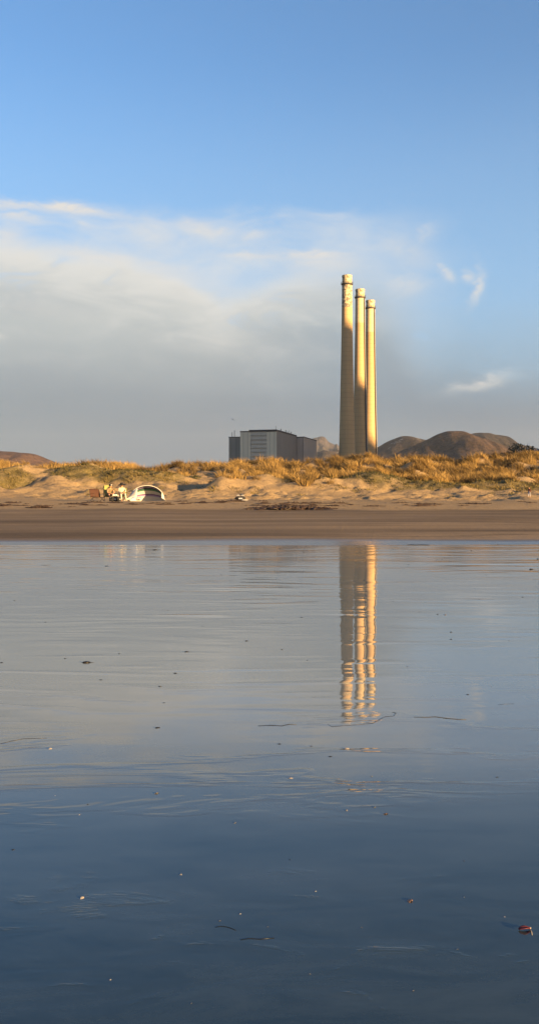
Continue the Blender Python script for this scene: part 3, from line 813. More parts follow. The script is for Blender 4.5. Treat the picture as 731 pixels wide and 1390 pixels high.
# ------------------------------------------------------------------ beach party
M_BROWN = simple('rust_canvas', (0.050, 0.020, 0.012), 0.85, 0.25, 4)
M_LIME = simple('lime_canvas', (0.26, 0.24, 0.075), 0.85, 0.15, 4)
M_BLACK = simple('black_fabric', (0.014, 0.013, 0.014), 0.8, 0.3, 6)
M_CREAM = simple('cream_cloth', (0.36, 0.34, 0.29), 0.9, 0.12, 8)
M_OLIVE = simple('olive_cloth', (0.17, 0.12, 0.065), 0.9, 0.2, 8)
M_SKIN = simple('skin', (0.46, 0.25, 0.15), 0.55, 0.08, 12)
M_HAIR = simple('dark_hair', (0.012, 0.009, 0.008), 0.6, 0.3, 30)
M_NAVY = simple('navy_cloth', (0.028, 0.030, 0.055), 0.85, 0.15, 5)
M_LAV = simple('lavender_cloth', (0.26, 0.20, 0.36), 0.85, 0.12, 5)
M_GREEN = simple('green_cloth', (0.045, 0.13, 0.09), 0.85, 0.15, 5)
M_TENTW = simple('white_cloth', (0.46, 0.44, 0.41), 0.85, 0.08, 5)
M_PURP = simple('purple_cloth', (0.12, 0.06, 0.16), 0.85, 0.15, 5)
M_MAROON = simple('maroon_cloth', (0.09, 0.025, 0.022), 0.9, 0.2, 8)
M_GREYC = simple('pale_trousers', (0.30, 0.30, 0.36), 0.9, 0.15, 8)

def skinned(name, chains, mats, parent, levels=1, root=None):
    """one continuous surface grown along joined chains of (point, radius)"""
    key = {}; vs = []; rad = []; ed = set()
    for ch in chains:
        prev = None
        for (p, r) in ch:
            k = tuple(round(q, 4) for q in p)
            if k not in key: key[k] = len(vs); vs.append(p); rad.append(r)
            i = key[k]
            if prev is not None and prev != i: ed.add((min(prev, i), max(prev, i)))
            prev = i
    me = bpy.data.meshes.new(name); me.from_pydata(vs, list(ed), [])
    o = bpy.data.objects.new(name, me); COL.objects.link(o)
    md = o.modifiers.new('Skin', 'SKIN'); md.use_smooth_shade = True
    for i, sv in enumerate(me.skin_vertices[0].data):
        r = rad[i]; sv.radius = (r, r) if not isinstance(r, tuple) else r
        sv.use_root = (i == 0)
    ss = o.modifiers.new('Sub', 'SUBSURF'); ss.levels = levels; ss.render_levels = levels
    dg = bpy.context.evaluated_depsgraph_get()
    nm = bpy.data.meshes.new_from_object(o.evaluated_get(dg)); nm.name = name
    bpy.data.objects.remove(o); bpy.data.meshes.remove(me)
    nm.materials.clear()
    return link_mesh(name, nm, mats, parent, True)

def hand(wrist, direction, side):
    """chains of a palm and five bent fingers"""
    d = Vector(direction).normalized(); w = Vector(wrist)
    lat = d.cross(Vector((0, 0, 1))).normalized() * side
    dn = Vector((0, 0, -1))
    palm = w + d*0.06
    out = [[(tuple(w), .026), (tuple(palm), .032)]]
    for k, (off, L) in enumerate(((-.030, .062), (-.010, .076), (.010, .080), (.028, .070))):
        a = palm + d*0.03 + lat*off; b = a + d*L*.55 + dn*L*.15; c = b + d*L*.3 + dn*L*.4
        out.append([(tuple(palm), .032), (tuple(a), .010), (tuple(b), .009), (tuple(c), .007)])
    th = w + d*0.03 - lat*0.03
    out.append([(tuple(palm), .032), (tuple(th), .012), (tuple(th - lat*.02 + d*.04 + dn*.01), .009)])
    return out

def person(label, loc, rz, pose, top, bottom, headwear, hair, scale=1.0):
    t = thing('person', label, 'person', loc, rz); t.scale = (scale,)*3
    J = pose
    V = lambda k: J[k]
    body = [[(V('pelvis'), .135), (V('waist'), .12), (V('chest'), .14), (V('neck'), .056), (V('jaw'), .068), (V('head'), .098), (V('crown'), .072)],
            [(V('head'), .098), ((V('head')[0], V('head')[1]-.115, V('head')[2]-.005), .017)]]
    shirt = [[(V('pelvis'), .150), (V('waist'), .140), (V('chest'), .160), ((V('neck')[0], V('neck')[1], V('neck')[2]-.04), .075)]]
    trous = [[(V('waist'), .128), (V('pelvis'), .150)]]
    for s, sd in (('l', -1), ('r', 1)):
        sh, el, wr = V('sh'+s), V('el'+s), V('wr'+s)
        body.append([(V('chest'), .14), (sh, .062), (el, .043), (wr, .028)])
        body += [[(wr, .028)] + c for c in hand(wr, Vector(wr)-Vector(el), sd)]
        hp, kn, an, to = V('hp'+s), V('kn'+s), V('an'+s), V('to'+s)
        body.append([(V('pelvis'), .135), (hp, .095), (kn, .062), (an, .040), (to, .034)])
        body.append([(V('head'), .098), ((V('head')[0]+sd*.105, V('head')[1]+.01, V('head')[2]-.01), .02)])
        f = 0.95 if top[1] else 0.55
        shirt.append([(V('chest'), .160), (sh, .078), (tuple(Vector(sh).lerp(Vector(el), f)), .056)] + ([(tuple(Vector(el).lerp(Vector(wr), .85)), .042)] if top[1] else []))
        trous.append([(V('pelvis'), .150), (hp, .110), (tuple(Vector(hp).lerp(Vector(kn), .9)), .082)] + ([(kn, .078), (tuple(Vector(kn).lerp(Vector(an), .88)), .058)] if bottom[1] else []))
    skinned('body', body, M_SKIN, t)
    skinned('shirt', shirt, top[0], t); skinned('trousers', trous, bottom[0], t)
    h = Vector(V('head'))
    for sd in (-1, 1):
        m = MB(); m.blob((h.x + sd*.036, h.y - .088, h.z + .018), .011, .008, .009, 1, 0); m.build('eye', M_HAIR, t, True)
    m = MB(); m.box(h.x-.024, h.x+.024, h.y-.098, h.y-.088, h.z-.058, h.z-.050); m.build('mouth', M_MAROON, t)
    m = MB(); c = h + Vector((0, .022, .03))
    P = [[(c.x + .118*math.sin(th)*math.cos(a), c.y + .125*math.sin(th)*math.sin(a), c.z + .118*math.cos(th)) for a in np.linspace(-.35, PI+.35, 15)] for th in np.linspace(.05, 2.0 if hair else 1.5, 9)]
    m.sheet(P)
    P = [[(c.x + .12*math.sin(th)*math.cos(a), c.y + .125*math.sin(th)*math.sin(a), c.z + .12*math.cos(th)) for a in np.linspace(PI, 2*PI, 13)] for th in np.linspace(.05, 1.05, 5)]
    m.sheet(P); m.build('hair', M_HAIR, t, True)
    if headwear == 'brim':
        m = MB(); m.lathe([(.30, -.035), (.22, .0), (.125, .025), (.120, .085), (.085, .13), (.0, .135)], 24)
        m.lathe([(.0, .0), (.125, .018), (.22, -.008), (.30, -.04)], 24)
        o = m.build('sun_hat', M_BLACK, t, True); o.location = (h.x, h.y+.01, h.z+.045); o.rotation_euler = (R(8), R(-6), 0)
    if headwear == 'cap':
        m = MB(); m.lathe([(.122, -.01), (.122, .04), (.10, .09), (.05, .12), (.0, .125)], 20)
        m.sheet([[(.10*math.sin(a)*q, -.10*math.cos(a)*q - .02*(q > 1), -.005 - .02*(q-1)) for a in np.linspace(-1.0, 1.0, 9)] for q in (1.0, 1.5, 2.0)])
        o = m.build('cap', M_BLACK, t, True); o.location = (h.x, h.y+.01, h.z+.04)
        m = MB(); m.box(h.x-.045, h.x+.045, h.y-.135, h.y-.108, h.z+.055, h.z+.105); m.build('cap_patch', M_TENTW, t)
    return t
SIT = dict(pelvis=(0, .02, .47), waist=(0, -.02, .64), chest=(0, -.07, .85), neck=(0, -.11, 1.00), jaw=(0, -.15, 1.07), head=(0, -.15, 1.15), crown=(0, -.14, 1.23),
           shl=(-.19, -.08, .92), ell=(-.25, -.24, .69), wrl=(-.13, -.44, .62), shr=(.19, -.08, .92), elr=(.26, -.22, .70), wrr=(.12, -.42, .66),
           hpl=(-.10, -.04, .44), knl=(-.15, -.46, .53), anl=(-.14, -.58, .09), tol=(-.15, -.74, .04), hpr=(.10, -.04, .44), knr=(.15, -.46, .53), anr=(.17, -.60, .09), tor=(.18, -.76, .04))
LEAN = dict(SIT); LEAN.update(chest=(0, -.20, .80), neck=(0, -.28, .93), jaw=(0, -.34, .99), head=(0, -.36, 1.07), crown=(0, -.36, 1.15), waist=(0, -.08, .62),
            shl=(-.19, -.22, .87), shr=(.19, -.22, .87), ell=(-.24, -.40, .62), elr=(.24, -.40, .62), wrl=(-.10, -.60, .56), wrr=(.10, -.62, .58))
STAND = dict(pelvis=(0, 0, .92), waist=(0, -.01, 1.08), chest=(0, -.01, 1.30), neck=(0, -.02, 1.47), jaw=(0, -.05, 1.54), head=(0, -.05, 1.62), crown=(0, -.04, 1.70),
             shl=(-.19, 0, 1.39), ell=(-.24, .06, 1.12), wrl=(-.23, -.04, .89), shr=(.19, 0, 1.39), elr=(.24, .06, 1.12), wrr=(.23, -.05, .88),
             hpl=(-.09, 0, .88), knl=(-.10, -.12, .50), anl=(-.10, -.10, .09), tol=(-.11, -.25, .035), hpr=(.09, 0, .88), knr=(.10, .02, .48), anr=(.10, .17, .10), tor=(.11, .04, .035))
def on(px, py): return hit(px, py)

def chair(label, loc, rz, cloth, back_h, group, seat_h=.36, w=.56):
    t = thing('camp_chair', label, 'chair', loc, rz, group)
    h = w/2
    m = MB(); m.sheet([[(x, y, seat_h - .05*(1-(x/h)**2) + .03*(y < -.2)) for x in np.linspace(-h, h, 7)] for y in (-.24, -.1, .05, .22)]); o = m.build('seat', cloth, t, True)
    o.modifiers.new('thick', 'SOLIDIFY').thickness = .012
    m = MB(); m.sheet([[(x, .23 + .16*q - .05*(1-(x/h)**2)*(-1), seat_h + (back_h-seat_h)*q - .04*abs(x/h)**3*(q > .9)) for x in np.linspace(-h, h, 7)] for q in (0, .25, .5, .75, 1.0)])
    o = m.build('backrest', cloth, t, True); o.modifiers.new('thick', 'SOLIDIFY').thickness = .012
    for sx in (-1, 1):
        m = MB(); m.tube([(sx*h, -.27, 0), (sx*h, .24, seat_h)], .014); m.build('leg', M_STEEL, t)
        m = MB(); m.tube([(sx*h, .27, 0), (sx*h, -.24, seat_h), (sx*h, -.25, seat_h+.2)], .014); m.build('leg', M_STEEL, t)
        m = MB(); m.tube([(sx*(h+.01), .22, seat_h-.02), (sx*(h+.01), .40, back_h)], .015); m.build('back_post', M_STEEL, t)
        m = MB(); m.sheet([[(sx*(h+.005)+q, y, seat_h+.21 + .012*(y < 0)) for q in (-.03, .03)] for y in (-.28, -.1, .1, .28)]); o = m.build('armrest', cloth, t); o.modifiers.new('thick', 'SOLIDIFY').thickness = .015
    return t
YB = 64.0
G_CH = 'camp chairs beside the striped shelter'
def beach(px, Y=YB): return tuple(onground(px, Y))
chair('empty rust brown camp chair left of the two seated people', beach(132, 63.6), R(44), M_BROWN, .86, G_CH, .30, .80)
c1 = beach(147.5); chair('yellow lime camp chair behind the person in the black cap', c1, R(18), M_LIME, 1.16, G_CH, .36, .58)
c2 = beach(165.0); chair('yellow lime camp chair behind the person in the wide dark hat', c2, R(-14), M_LIME, .96, G_CH, .36, .56)
person('person in black cap and olive shirt leaning forward on a camp chair', (c1[0]+.02, c1[1]-.05, c1[2]-.01), R(32), LEAN, (M_OLIVE, False), (M_OLIVE, False), 'cap', True)
person('person in wide dark hat and cream clothes sitting next to the striped shelter', (c2[0], c2[1]-.05, c2[2]-.01), R(24), SIT, (M_CREAM, True), (M_CREAM, True), 'brim', True)

def bag(label, loc, rz, L, W, H, mat, strap, name='beach_bag', group=None):
    t = thing(name, label, 'bag', loc, rz, group)
    m = MB(); P = []
    for i in range(9):
        u = -1 + 2*i/8; e = (1-abs(u)**3.5)**.5 if abs(u) < 1 else 0.02
        P.append([(u*L/2, math.cos(a)*W/2*(.25+.75*e), H/2 + math.sin(a)*H/2*(.3+.7*e)) for a in np.linspace(0, 2*PI, 15)])
    m.sheet(P); m.add([P[0][j] for j in range(14)], [tuple(range(14))]); m.add([P[-1][j] for j in range(14)], [tuple(range(13, -1, -1))])
    m.build('body', mat, t, True)
    for sx in (-1, 1):
        m = MB(); m.tube([(sx*L*.2 + L*.12*math.cos(a), sx*W*.15, H*.92 + H*.4*math.sin(a)) for a in np.linspace(0, PI, 8)], .014, 5); m.build('handle', strap, t)
    m = MB(); m.box(-L*.18, L*.18, -W*.56, -W*.46, H*.3, H*.6); m.build('pocket', strap, t)
    return t
def towel(label, loc, rz, r, L, mat, group=None):
    t = thing('rolled_towel', label, 'towel', loc, rz, group)
    m = MB(); P = []
    for x in (-L/2, -L/4, 0, L/4, L/2):
        P.append([(x, math.cos(a)*r*(1-.04*a), r + math.sin(a)*r*(1-.04*a)) for a in np.linspace(0, 4*PI, 40)])
    m.sheet(P); o = m.build('roll', mat, t, True)
    m = MB(); m.tube([(0, r*1.02*math.cos(a), r + r*1.02*math.sin(a)) for a in np.linspace(0, 2*PI, 16)], .012, 4); m.build('tie', M_BLACK, t)
    return t
g0 = beach(156.3, 63.2)
bag('black tote bag between the two seated people', g0, R(20), .62, .34, .36, M_BLACK, M_TENTW)
towel('white rolled towel on the black tote bag between the seated people', (g0[0]-.02, g0[1], g0[2]+.37), R(35), .07, .34, M_TENTW)
g1 = beach(151.5, 63.0); bag('small black bag at the feet of the person in the cap', g1, R(-30), .34, .24, .26, M_BLACK, M_STEEL)
g2 = beach(161.0, 62.9); bag('small black rucksack at the feet of the person in the wide hat', g2, R(60), .32, .26, .34, M_BLACK, M_PIPE, 'rucksack')
q = beach(126.0, 63.0)

# half-dome shelter, open towards the sea
def shelter(loc, rz):
    t = thing('beach_shelter', 'white half-dome beach shelter striped navy, lavender and green inside', 'beach tent', loc, rz)
    a, h, d = 1.20, 1.13, 1.25
    edges = np.linspace(0, PI/2, 37)
    bands = [(0.12, 0), (0.40, 1), (0.50, 2), (0.60, 1), (0.78, 3), (1.06, 0), (1.15, 4), (1.24, 2), (1.6, 0)]
    m = MB(); N = 40
    us = np.linspace(0, PI, N)
    for i in range(len(edges)-1):
        v0, v1 = edges[i], edges[i+1]; vm = (v0+v1)/2
        mi = next(k for lim, k in bands if vm <= lim)
        m.sheet([[(-a*math.cos(u)*(1+.03*math.sin(v)), d*math.sin(v)*math.sin(u)**.8, h*math.cos(v)*math.sin(u)**.8) for u in us] for v in (v0, v1)], mi)
    o = m.build('canopy', [M_TENTW, M_NAVY, M_LAV, M_GREEN, M_PURP], t, True)
    bm = bmesh.new(); bm.from_mesh(o.data); bmesh.ops.remove_doubles(bm, verts=bm.verts, dist=1e-4); bm.to_mesh(o.data); bm.free()
    o.modifiers.new('thick', 'SOLIDIFY').thickness = .01
    m = MB(); m.tube([(-a*math.cos(u), -.01, h*math.sin(u)**.8 + .005) for u in np.linspace(0, PI, 36)], .026, 8); m.build('arch_hem', M_TENTW, t, True)
    m = MB(); m.sheet([[(-a*math.cos(u)*.98, -.35*(1-q) + q*d*math.sin(u)**.8*.97, .02 + .03*(q < .3)) for u in us] for q in (0, .3, .6, 1)]); o = m.build('floor', M_TENTW, t); o.modifiers.new('thick', 'SOLIDIFY').thickness = .012
    # side flaps pegged out towards the sea
    m = MB(); m.sheet([[(-a*math.cos(u)*(1-q*.0) - q*.42*(1-u/1.0), -q*.75, h*math.sin(u)**.8*(1-q*.62)) for u in np.linspace(0.02, 1.0, 9)] for q in np.linspace(0, 1, 7)]); o = m.build('side_flap', M_TENTW, t, True); o.modifiers.new('thick', 'SOLIDIFY').thickness = .01
    m = MB(); m.sheet([[(a*math.cos(u) + q*.16*(1-u/.55), -q*.35, h*math.sin(u)**.8*(1-q*.6)) for u in np.linspace(0.02, .55, 7)] for q in np.linspace(0, 1, 5)]); o = m.build('side_flap', M_TENTW, t, True); o.modifiers.new('thick', 'SOLIDIFY').thickness = .01
    return t
sl = beach(199.5, 64.6); shelter((sl[0], sl[1], sl[2]-.02), R(4))
g3 = beach(188.5, 63.7); bag('small white bag lying in the mouth of the striped shelter', (g3[0], g3[1], g3[2]+.03), R(10), .4, .22, .2, M_TENTW, M_BROWN)

# heap of black and white beach things further right
h0 = beach(326.0, 64.5)
bag('wide black duffel bag lying alone on the sand below the building', h0, R(6), .72, .36, .30, M_BLACK, M_GREYC, 'duffel_bag')
towel('white rolled towel on the left end of the lone duffel bag', (h0[0]-.17, h0[1], h0[2]+.29), R(14), .05, .17, M_TENTW, None)
towel('white rolled towel on the right end of the lone duffel bag', (h0[0]+.17, h0[1], h0[2]+.28), R(-10), .05, .17, M_TENTW, None)
def sandal(label, loc, rz):
    t = thing('sandal', label, 'sandal', loc, rz, 'sandals by the lone duffel bag')
    m = MB(); P = [(math.cos(a)*.05*(1.15 if math.sin(a) > 0 else .9), math.sin(a)*.14) for a in np.linspace(0, 2*PI, 20)[:-1]]
    n = len(P); m.add([(x, y, 0.0) for x, y in P] + [(x, y, .03) for x, y in P], [tuple(range(n-1, -1, -1)), tuple(range(n, 2*n))] + [(i, (i+1) % n, n+(i+1) % n, n+i) for i in range(n)]); m.build('sole', M_TENTW, t)
    m = MB(); m.tube([(-.05, .0, .03), (-.02, .06, .07), (0, .09, .03)], .012, 5); m.tube([(.05, .0, .03), (.02, .06, .07), (0, .09, .03)], .012, 5); m.build('strap', M_TENTW, t)
e1 = beach(330.5, 64.0); sandal('white sandal in front of the lone duffel bag, left one of the pair', e1, R(60))
e1 = beach(333.5, 64.1); sandal('white sandal at the right end of the lone duffel bag, right one of the pair', e1, R(95))

pr = onground(717.5, 124)
person('person walking far off in dark red top and pale trousers at the dune foot', tuple(pr), R(-60), STAND, (M_MAROON, True), (M_GREYC, True), None, True, .80)

# ------------------------------------------------------------------ kelp on the beach
M_KELP = simple('dry_kelp', (0.026, 0.013, 0.008), 0.7, 0.5, 3, 0, 0.0, 0.4)
M_KELPW = simple('wet_kelp', (0.008, 0.006, 0.004), 0.35, 0.4, 8)
def kelp_mesh(name, L, W, H, n, seed, mat, parent=None, follow=None):
    rr = random.Random(seed); m = MB()
    if follow is None: m.blob((0, 0, H*.1), L*.46, W*.46, H*.35, seed, .3, 10, 5)
    for i in range(n):
        x = rr.gauss(0, L*.24); y = rr.gauss(0, W*.24)
        x = max(-L/2, min(L/2, x)); k = max(.15, 1-(2*x/L)**2)
        a = rr.uniform(-.8, .8) + (PI if rr.random() < .5 else 0); l = rr.uniform(.1, .35)*min(L, 2.2)
        zb = 0 if follow is None else follow(x, y)
        pts = []
        for q in range(5):
            u = q/4; pts.append((x + math.cos(a)*l*u, y + math.sin(a)*l*u*.7 + rr.gauss(0, l*.05), zb + .01 + H*k*rr.random()*(1-u*.6)))
        if i % 3: m.tube(pts, [max(.004, rr.uniform(.02, .05)*H*4*(1-.5*abs(2*q/4-1))) for q in range(5)], 5)
        else: m.blob((x, y, zb + H*k*.25), l*.35, W*.14, H*k*.45, rr.randint(0, 9999), .35, 7, 5)
    return m.build(name, mat, parent, False)
def kelp_pile(label, px, py, wpx, depth, H, n, seed):
    c = on(px, py); L = wpx/F*c.y
    o = kelp_mesh('kelp_pile', L, depth, H, n, seed, M_KELP, None, lambda x, y: float(ground_z(c.x+x, c.y+y)) - c.z)
    o.location = c
    return tag(o, label, 'kelp', 'kelp piles on the beach')
kelp_pile('longest heap of dark red kelp, spread along the beach below the plant building', 394, 690.5, 104, 1.8, .24, 420, 1)
kelp_pile('short low kelp heap on the damp sand at the left', 54, 689.5, 30, .8, .16, 60, 2)
kelp_pile('narrow kelp heap at the end of the drift line at the left edge', 4, 687, 20, .6, .10, 30, 3)
kelp_pile('thin kelp heap right of the long heap, near its tip', 452, 687, 24, .5, .10, 26, 4)
G_DL = 'kelp scraps along the drift line'
rr = random.Random(5)
dl_protos = []
for s in range(4):
    o = kelp_mesh('kelp_scrap', .9, .4, .12, 12, 40+s, M_KELP)
    dl_protos.append(o)
for i in range(64):
    px_ = rr.uniform(-6, 738); py_ = 684.5 + rr.gauss(0, 1.1) + 1.2*math.sin(px_/70)
    if i % 4 == 0: py_ = rr.uniform(679.5, 683.5)
    if 120 < px_ < 225 and py_ < 682: py_ = 685
    c = on(px_, py_)
    o = dl_protos[i] if i < 4 else dl_protos[i % 4].copy()
    if i >= 4: COL.objects.link(o)
    o.location = c; o.rotation_euler = (0, 0, rr.uniform(-.4, .4)); k = rr.uniform(.35, 1.25); o.scale = (k*1.3, k, k*.9)
    tag(o, 'little dark kelp scrap in the drift line on the beach', 'kelp', G_DL)

# ------------------------------------------------------------------ bits lying on the wet flat
def clump_mesh(seed, tail):
    rr = random.Random(seed); m = MB()
    m.blob((0, 0, .10), .5, .34, .26, seed, .35, 9, 6)
    m.blob((.32, .1, .06), .34, .2, .16, seed+1, .35, 8, 5)
    for i in range(tail):
        a = rr.uniform(-.5, .5) + (0 if rr.random() < .7 else PI); l = rr.uniform(.6, 1.4)
        m.tube([(.3*math.cos(a), .2*math.sin(a), .08), (l*.6*math.cos(a), l*.5*math.sin(a)+rr.gauss(0, .1), .05), (l*math.cos(a+.2), l*.7*math.sin(a+.2), .02)], [.08, .05, .02], 5)
    return m
M_SHELL = simple('shell', (0.30, 0.26, 0.22), 0.5, 0.25, 30)
M_SHELLB = simple('brown_shell', (0.26, 0.14, 0.09), 0.5, 0.3, 30)
M_RED = simple('red_leaf', (0.10, 0.020, 0.022), 0.45, 0.3, 20)
M_WOOD = simple('wet_wood', (0.035, 0.028, 0.022), 0.5, 0.3, 20)
def shell_mesh():
    m = MB(); P = []
    for i in range(8):
        q = i/7
        P.append([(q*math.sin(a)*(1+.04*math.cos(a*22)), q*math.cos(a)*(1+.04*math.cos(a*22)) - .35, .30*(1-q*q) + .02 + .025*q*math.cos(a*22)) for a in np.linspace(-1.35, 1.35, 45)])
    m.sheet(P); m.blob((0, -.35, .18), .16, .1, .12, 3, .1)
    return m
def put(o, px, py, wpx, rz=0.0, flat=1.0):
    c = onwater(px, py); s = wpx/F*c.y
    o.location = (c.x, c.y, c.z - 0.002*s); o.rotation_euler = (0, 0, rz); o.scale = (s, s*flat, s*(1.0 if 'shell' in o.name else 0.5))
    return o
G_K = 'dark kelp scraps on the wet flat'
# big recognisable scraps
BIG = [(117, 899.5, 17, 0.1, 'black kelp scrap with thin tail on the water, largest one left of the stack reflection', 3),
       (213.5, 988, 9, 0.2, 'dark leaf-like kelp scrap where the ripples end, left of centre', 1),
       (144.5, 768.5, 6, 0.0, 'dark kelp lump on the water just left of the pale shelter reflection', 1),
       (720, 773, 8, 0.0, 'dark kelp scrap on the water near the right edge', 1),
       (217, 932, 7, 0.0, 'dark kelp scrap above the leaf-like one, left of centre', 2),
       (210, 746.5, 9, 0.0, 'dark kelp scrap at the water edge below the shelter', 2),
       (18, 1153.5, 6, 0.1, 'lone dark scrap on smooth water at the left edge', 1),
       (253, 885, 9, 0.1, 'flat kelp strip on the water right of the big tailed scrap', 1)]
for (a, b, wd, rz, lab, tl) in BIG:
    o = clump_mesh(int(a), tl).build('kelp_scrap', M_KELPW, None, True); tag(o, lab, 'kelp', G_K); put(o, a, b, wd*.62, rz, .9)
sp = []
for s in range(4):
    o = clump_mesh(300+s, 1 + s % 2).build('kelp_scrap', M_KELPW, None, True); sp.append(o)
SM = [(2, 758.6, 3), (35, 760, 3), (198, 748, 4), (107, 800.6, 4), (62, 844.6, 4.5), (228, 828.5, 3), (161, 812, 2.5), (533, 745.6, 3.5), (639, 747.7, 4.5), (691, 746.5, 4.5),
      (711, 738.5, 5), (675, 739, 4), (729, 758.6, 5), (554, 766.4, 3.5), (579, 764.6, 3.5), (593, 759.8, 3), (599, 759.8, 3.5), (659.6, 781, 4.5), (521, 794, 3), (708.6, 810.6, 4),
      (649.6, 813.6, 4.5), (533.6, 816.6, 3), (593, 834, 4.5), (569, 831, 3), (581, 756.8, 2.5), (162, 887.5, 4.5), (334, 870, 6), (2.5, 899.6, 6), (88.6, 894, 5), (222.7, 954, 4),
      (136.6, 923, 6), (238, 914, 7), (611.5, 858, 5), (611.5, 867.7, 4), (382, 882, 5), (416.7, 896.6, 4), (634, 943, 6), (674, 1055, 5), (666, 932.5, 3), (448, 1027, 6), (422, 1013, 5), (379, 1010, 6),
      (119, 1092, 4), (393, 1167, 4), (629, 1168.7, 4), (409, 838, 4), (370, 839, 3), (366, 766, 3), (412, 750, 4), (380, 745, 4), (430, 742, 4), (20, 815, 3), (300, 780, 3), (275, 850, 3), (330, 815, 3), (690, 870, 3), (552, 905, 3)]
for i, (a, b, wd) in enumerate(SM):
    o = sp[i] if i < 4 else sp[i % 4].copy()
    if i >= 4: COL.objects.link(o)
    put(o, a, b, wd*.6, rr.uniform(-.5, .5) + PI*(i % 2), rr.uniform(.7, 1.2))
    tag(o, 'tiny dark speck of kelp lying on the wet flat', 'kelp', 'tiny kelp specks on the wet flat')
# shells
sh0 = shell_mesh().build('seashell', M_SHELL, None, True)
SHL = [(603.7, 834.8, 7, 'pale shell on the water right of the stack reflection', 'shell'), (68.5, 1016.5, 9, 'white shell where the ripples end at the left', 'shell'),
       (470, 1016.5, 10, 'pale shell just below the tip of the stack reflection', 'shell'), (212.6, 1077, 10, 'flat pale shell on smooth water, left of centre', 'shell'),
       (319, 1117, 7, 'small white shell near the middle of the smooth water', 'shell'), (245.5, 1187, 7, 'small pale shell left of the middle, above the dark streaks', 'shell'),
       (111.4, 1219, 11, 'widest pale shell in the lower left of the wet flat', 'shell'), (508, 1096, 7, 'pale shell close to the small brown shell, right of centre', 'shell')]
for i, (a, b, wd, lab, c) in enumerate(SHL):
    o = sh0 if i == 0 else sh0.copy()
    if i: COL.objects.link(o)
    put(o, a, b, wd*.40, rr.uniform(0, 6), 1); tag(o, lab, c, 'shells on the wet flat')
SHT = [(108, 1106, 4), (326, 1240.6, 5), (363, 1258, 5), (428, 1210, 5), (490, 1259, 5), (620, 1288.6, 6), (684, 1244.6, 4), (629, 1218, 4), (504, 1054, 5), (394, 1056.5, 10), (470, 1100, 9), (75, 1080, 3), (298, 1250, 6),
       (150, 1330, 5), (560, 1345, 6), (260, 1362, 5), (420, 1322, 4)]
for i, (a, b, wd) in enumerate(SHT):
    o = sh0.copy(); COL.objects.link(o); put(o, a, b, wd*.34, rr.uniform(0, 6), 1)
    tag(o, 'tiny pale shell fragment on the smooth wet flat', 'shell', 'tiny shell fragments on the wet flat')
o = shell_mesh().build('seashell', M_SHELLB, None, True); put(o, 556.5, 1223, 6.5, 1.2); tag(o, 'brown shell on dark smooth water, low right of centre', 'shell', 'shells on the wet flat')
o = shell_mesh().build('seashell', M_SHELLB, None, True); put(o, 523, 1105, 4.0, 0.4); tag(o, 'small brown shell beside a pale one, right of centre', 'shell', 'shells on the wet flat')
# red leaf with a pale stalk at the lower right
c = onwater(711, 1262.5); sc_ = 16/F*c.y
lf = thing('red_leaf', 'dark red curled leaf with pale stalk near the lower right edge', 'leaf', (c.x, c.y, c.z), R(8)); lf.scale = (sc_,)*3
m = MB(); m.sheet([[(-.5 + u, (w_-.5)*.55*math.sin(PI*min(1, .08+u*.95)), .05 + .22*abs(w_-.5)*1.2 + .1*math.sin(u*3)) for u in np.linspace(0, 1, 11)] for w_ in np.linspace(0, 1, 6)])
o = m.build('blade', M_RED, lf, True); o.modifiers.new('thick', 'SOLIDIFY').thickness = .05
m = MB(); m.tube([(.47, 0, .10), (.42, -.45, .06), (.26, -.95, .02)], [.05, .045, .03], 6); m.build('stalk', M_SHELL, lf, True)
m = MB(); m.blob((.5, .02, .13), .09, .08, .07, 4, .2); m.build('tip', M_SHELL, lf, True)
# sticks and weed strands: photo points
def strand(name, label, cat, pts, wpx, mat, group):
    ps = [onwater(*p) for p in pts]; c = ps[0]
    rad = wpx/F*c.y*.21
    n = len(ps)
    m = MB(); m.tube([tuple(p - c + Vector((0, 0, rad*.5))) for p in ps], [rad*(.55 + .45*math.sin(PI*(i+.3)/(n+.2))) for i in range(n)], 6)
    o = m.build(name, mat, None, True); o.location = c
    return tag(o, label, cat, group)
G_S = 'thin sticks and weed strands on the wet flat'
strand('stick', 'thin straight stick on the water at the left, below the shelter', 'stick', [(105, 800.8), (117, 800.2), (128, 800.6), (135, 800.9), (148, 800.4)], 1.2, M_WOOD, G_S)
strand('stick', 'short stick on the water near the left edge', 'stick', [(56, 767.2), (62, 767.4), (69, 767.2)], 1.3, M_WOOD, G_S)
strand('stick', 'long thin stick on the water right of the stack reflection', 'stick', [(561, 973.5), (578, 974), (590, 973), (606, 975.2), (620, 976.5), (632, 977)], 1.8, M_WOOD, G_S)
strand('weed_strand', 'curling weed strand crossing under the tip of the stack reflection', 'seaweed', [(444, 983), (450, 986.5), (462, 985.5), (480, 984), (505, 982), (522, 973), (534, 972), (537, 968), (532, 966.5)], 1.2, M_KELPW, G_S)
strand('weed_strand', 'weed strand left of the tip of the stack reflection', 'seaweed', [(350, 985.5), (368, 984.5), (382, 985.5), (392, 983.2), (402, 983.8)], 1.7, M_KELPW, G_S)
strand('weed_strand', 'short weed strand right of the stick, beside the right edge', 'seaweed', [(675, 957), (684, 956), (697, 955.5)], 1.3, M_KELPW, G_S)
strand('weed_strand', 'dark curved weed strand on smooth water below the middle', 'seaweed', [(292, 1259), (298, 1257.5), (306, 1258), (313, 1260), (320, 1263)], 2.0, M_KELPW, G_S)
strand('weed_strand', 'long dark weed strand low on the water, right of the curved one', 'seaweed', [(326, 1276), (338, 1274), (352, 1275), (372, 1273.5)], 2.2, M_KELPW, G_S)
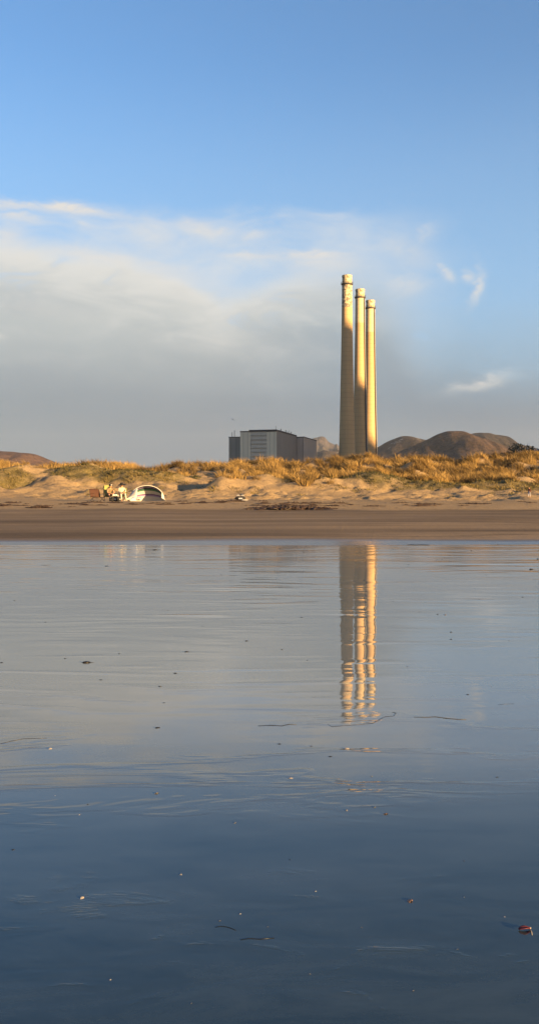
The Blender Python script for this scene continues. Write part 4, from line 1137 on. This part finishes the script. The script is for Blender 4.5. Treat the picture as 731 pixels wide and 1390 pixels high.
strand('weed_strand', 'weed strand lying along the water edge right of the stack reflection', 'seaweed', [(552, 739.6), (558, 739.3), (564, 739.8), (572, 739.4), (582, 739.8)], 1.5, M_KELPW, G_S)
strand('weed_strand', 'weed strand curving along the ripples at the left edge', 'seaweed', [(0, 1010), (16, 1006), (32, 1003), (48, 1002.5), (64, 1002)], 1.5, M_KELPW, G_S)

# gull far off in the sky left of the plant
gl = thing('gull', 'far-off gull in flight above the left end of the plant building', 'bird', (pxX(316, 300), 300, EYE + (HZ-569.5)/F*300), R(40))
M_GULL = simple('gull_feathers', (0.30, 0.30, 0.31), 0.8, 0.2, 5)
m = MB(); m.tube([(0, -.32, 0), (0, -.2, .03), (0, 0, .02), (0, .2, 0), (0, .36, 0)], [.03, .07, .1, .07, .02], 8); m.build('body', M_GULL, gl, True)
for sx in (-1, 1):
    m = MB(); m.sheet([[(sx*u, y*(1-.55*u) + .12*u, .02 + .22*math.sin(u*2.2)) for y in (-.14, 0, .14)] for u in np.linspace(0, .75, 7)]); o = m.build('wing', M_GULL, gl, True); o.modifiers.new('thick', 'SOLIDIFY').thickness = .02

# ------------------------------------------------------------------ air
hz, nbh, _b = new_mat('haze')
hz.node_tree.nodes.remove(_b)
pv = nbh.new('ShaderNodeVolumePrincipled')
pv.inputs['Color'].default_value = (0.80, 0.86, 0.95, 1)
pv.inputs['Density'].default_value = 0.00005
pv.inputs['Anisotropy'].default_value = 0.2
hz.node_tree.links.new(pv.outputs[0], hz.node_tree.nodes['Material Output'].inputs['Volume'])
m = MB(); m.box(-5800, 5800, -4600, 5900, -4.0, 400.0)
hzo = m.build('haze', hz); tag(hzo, 'thin bluish air between the beach and the far hills', None, None, 'stuff')

# ------------------------------------------------------------------ render settings
SC.view_settings.view_transform = 'Standard'
SC.view_settings.look = 'None'
SC.view_settings.exposure = 2.05
SC.view_settings.gamma = 1.0
SC.render.engine = 'CYCLES'
cy = SC.cycles
cy.use_denoising = True
cy.max_bounces = 6; cy.diffuse_bounces = 3; cy.glossy_bounces = 3; cy.transmission_bounces = 3; cy.volume_bounces = 0
cy.sample_clamp_indirect = 6.0
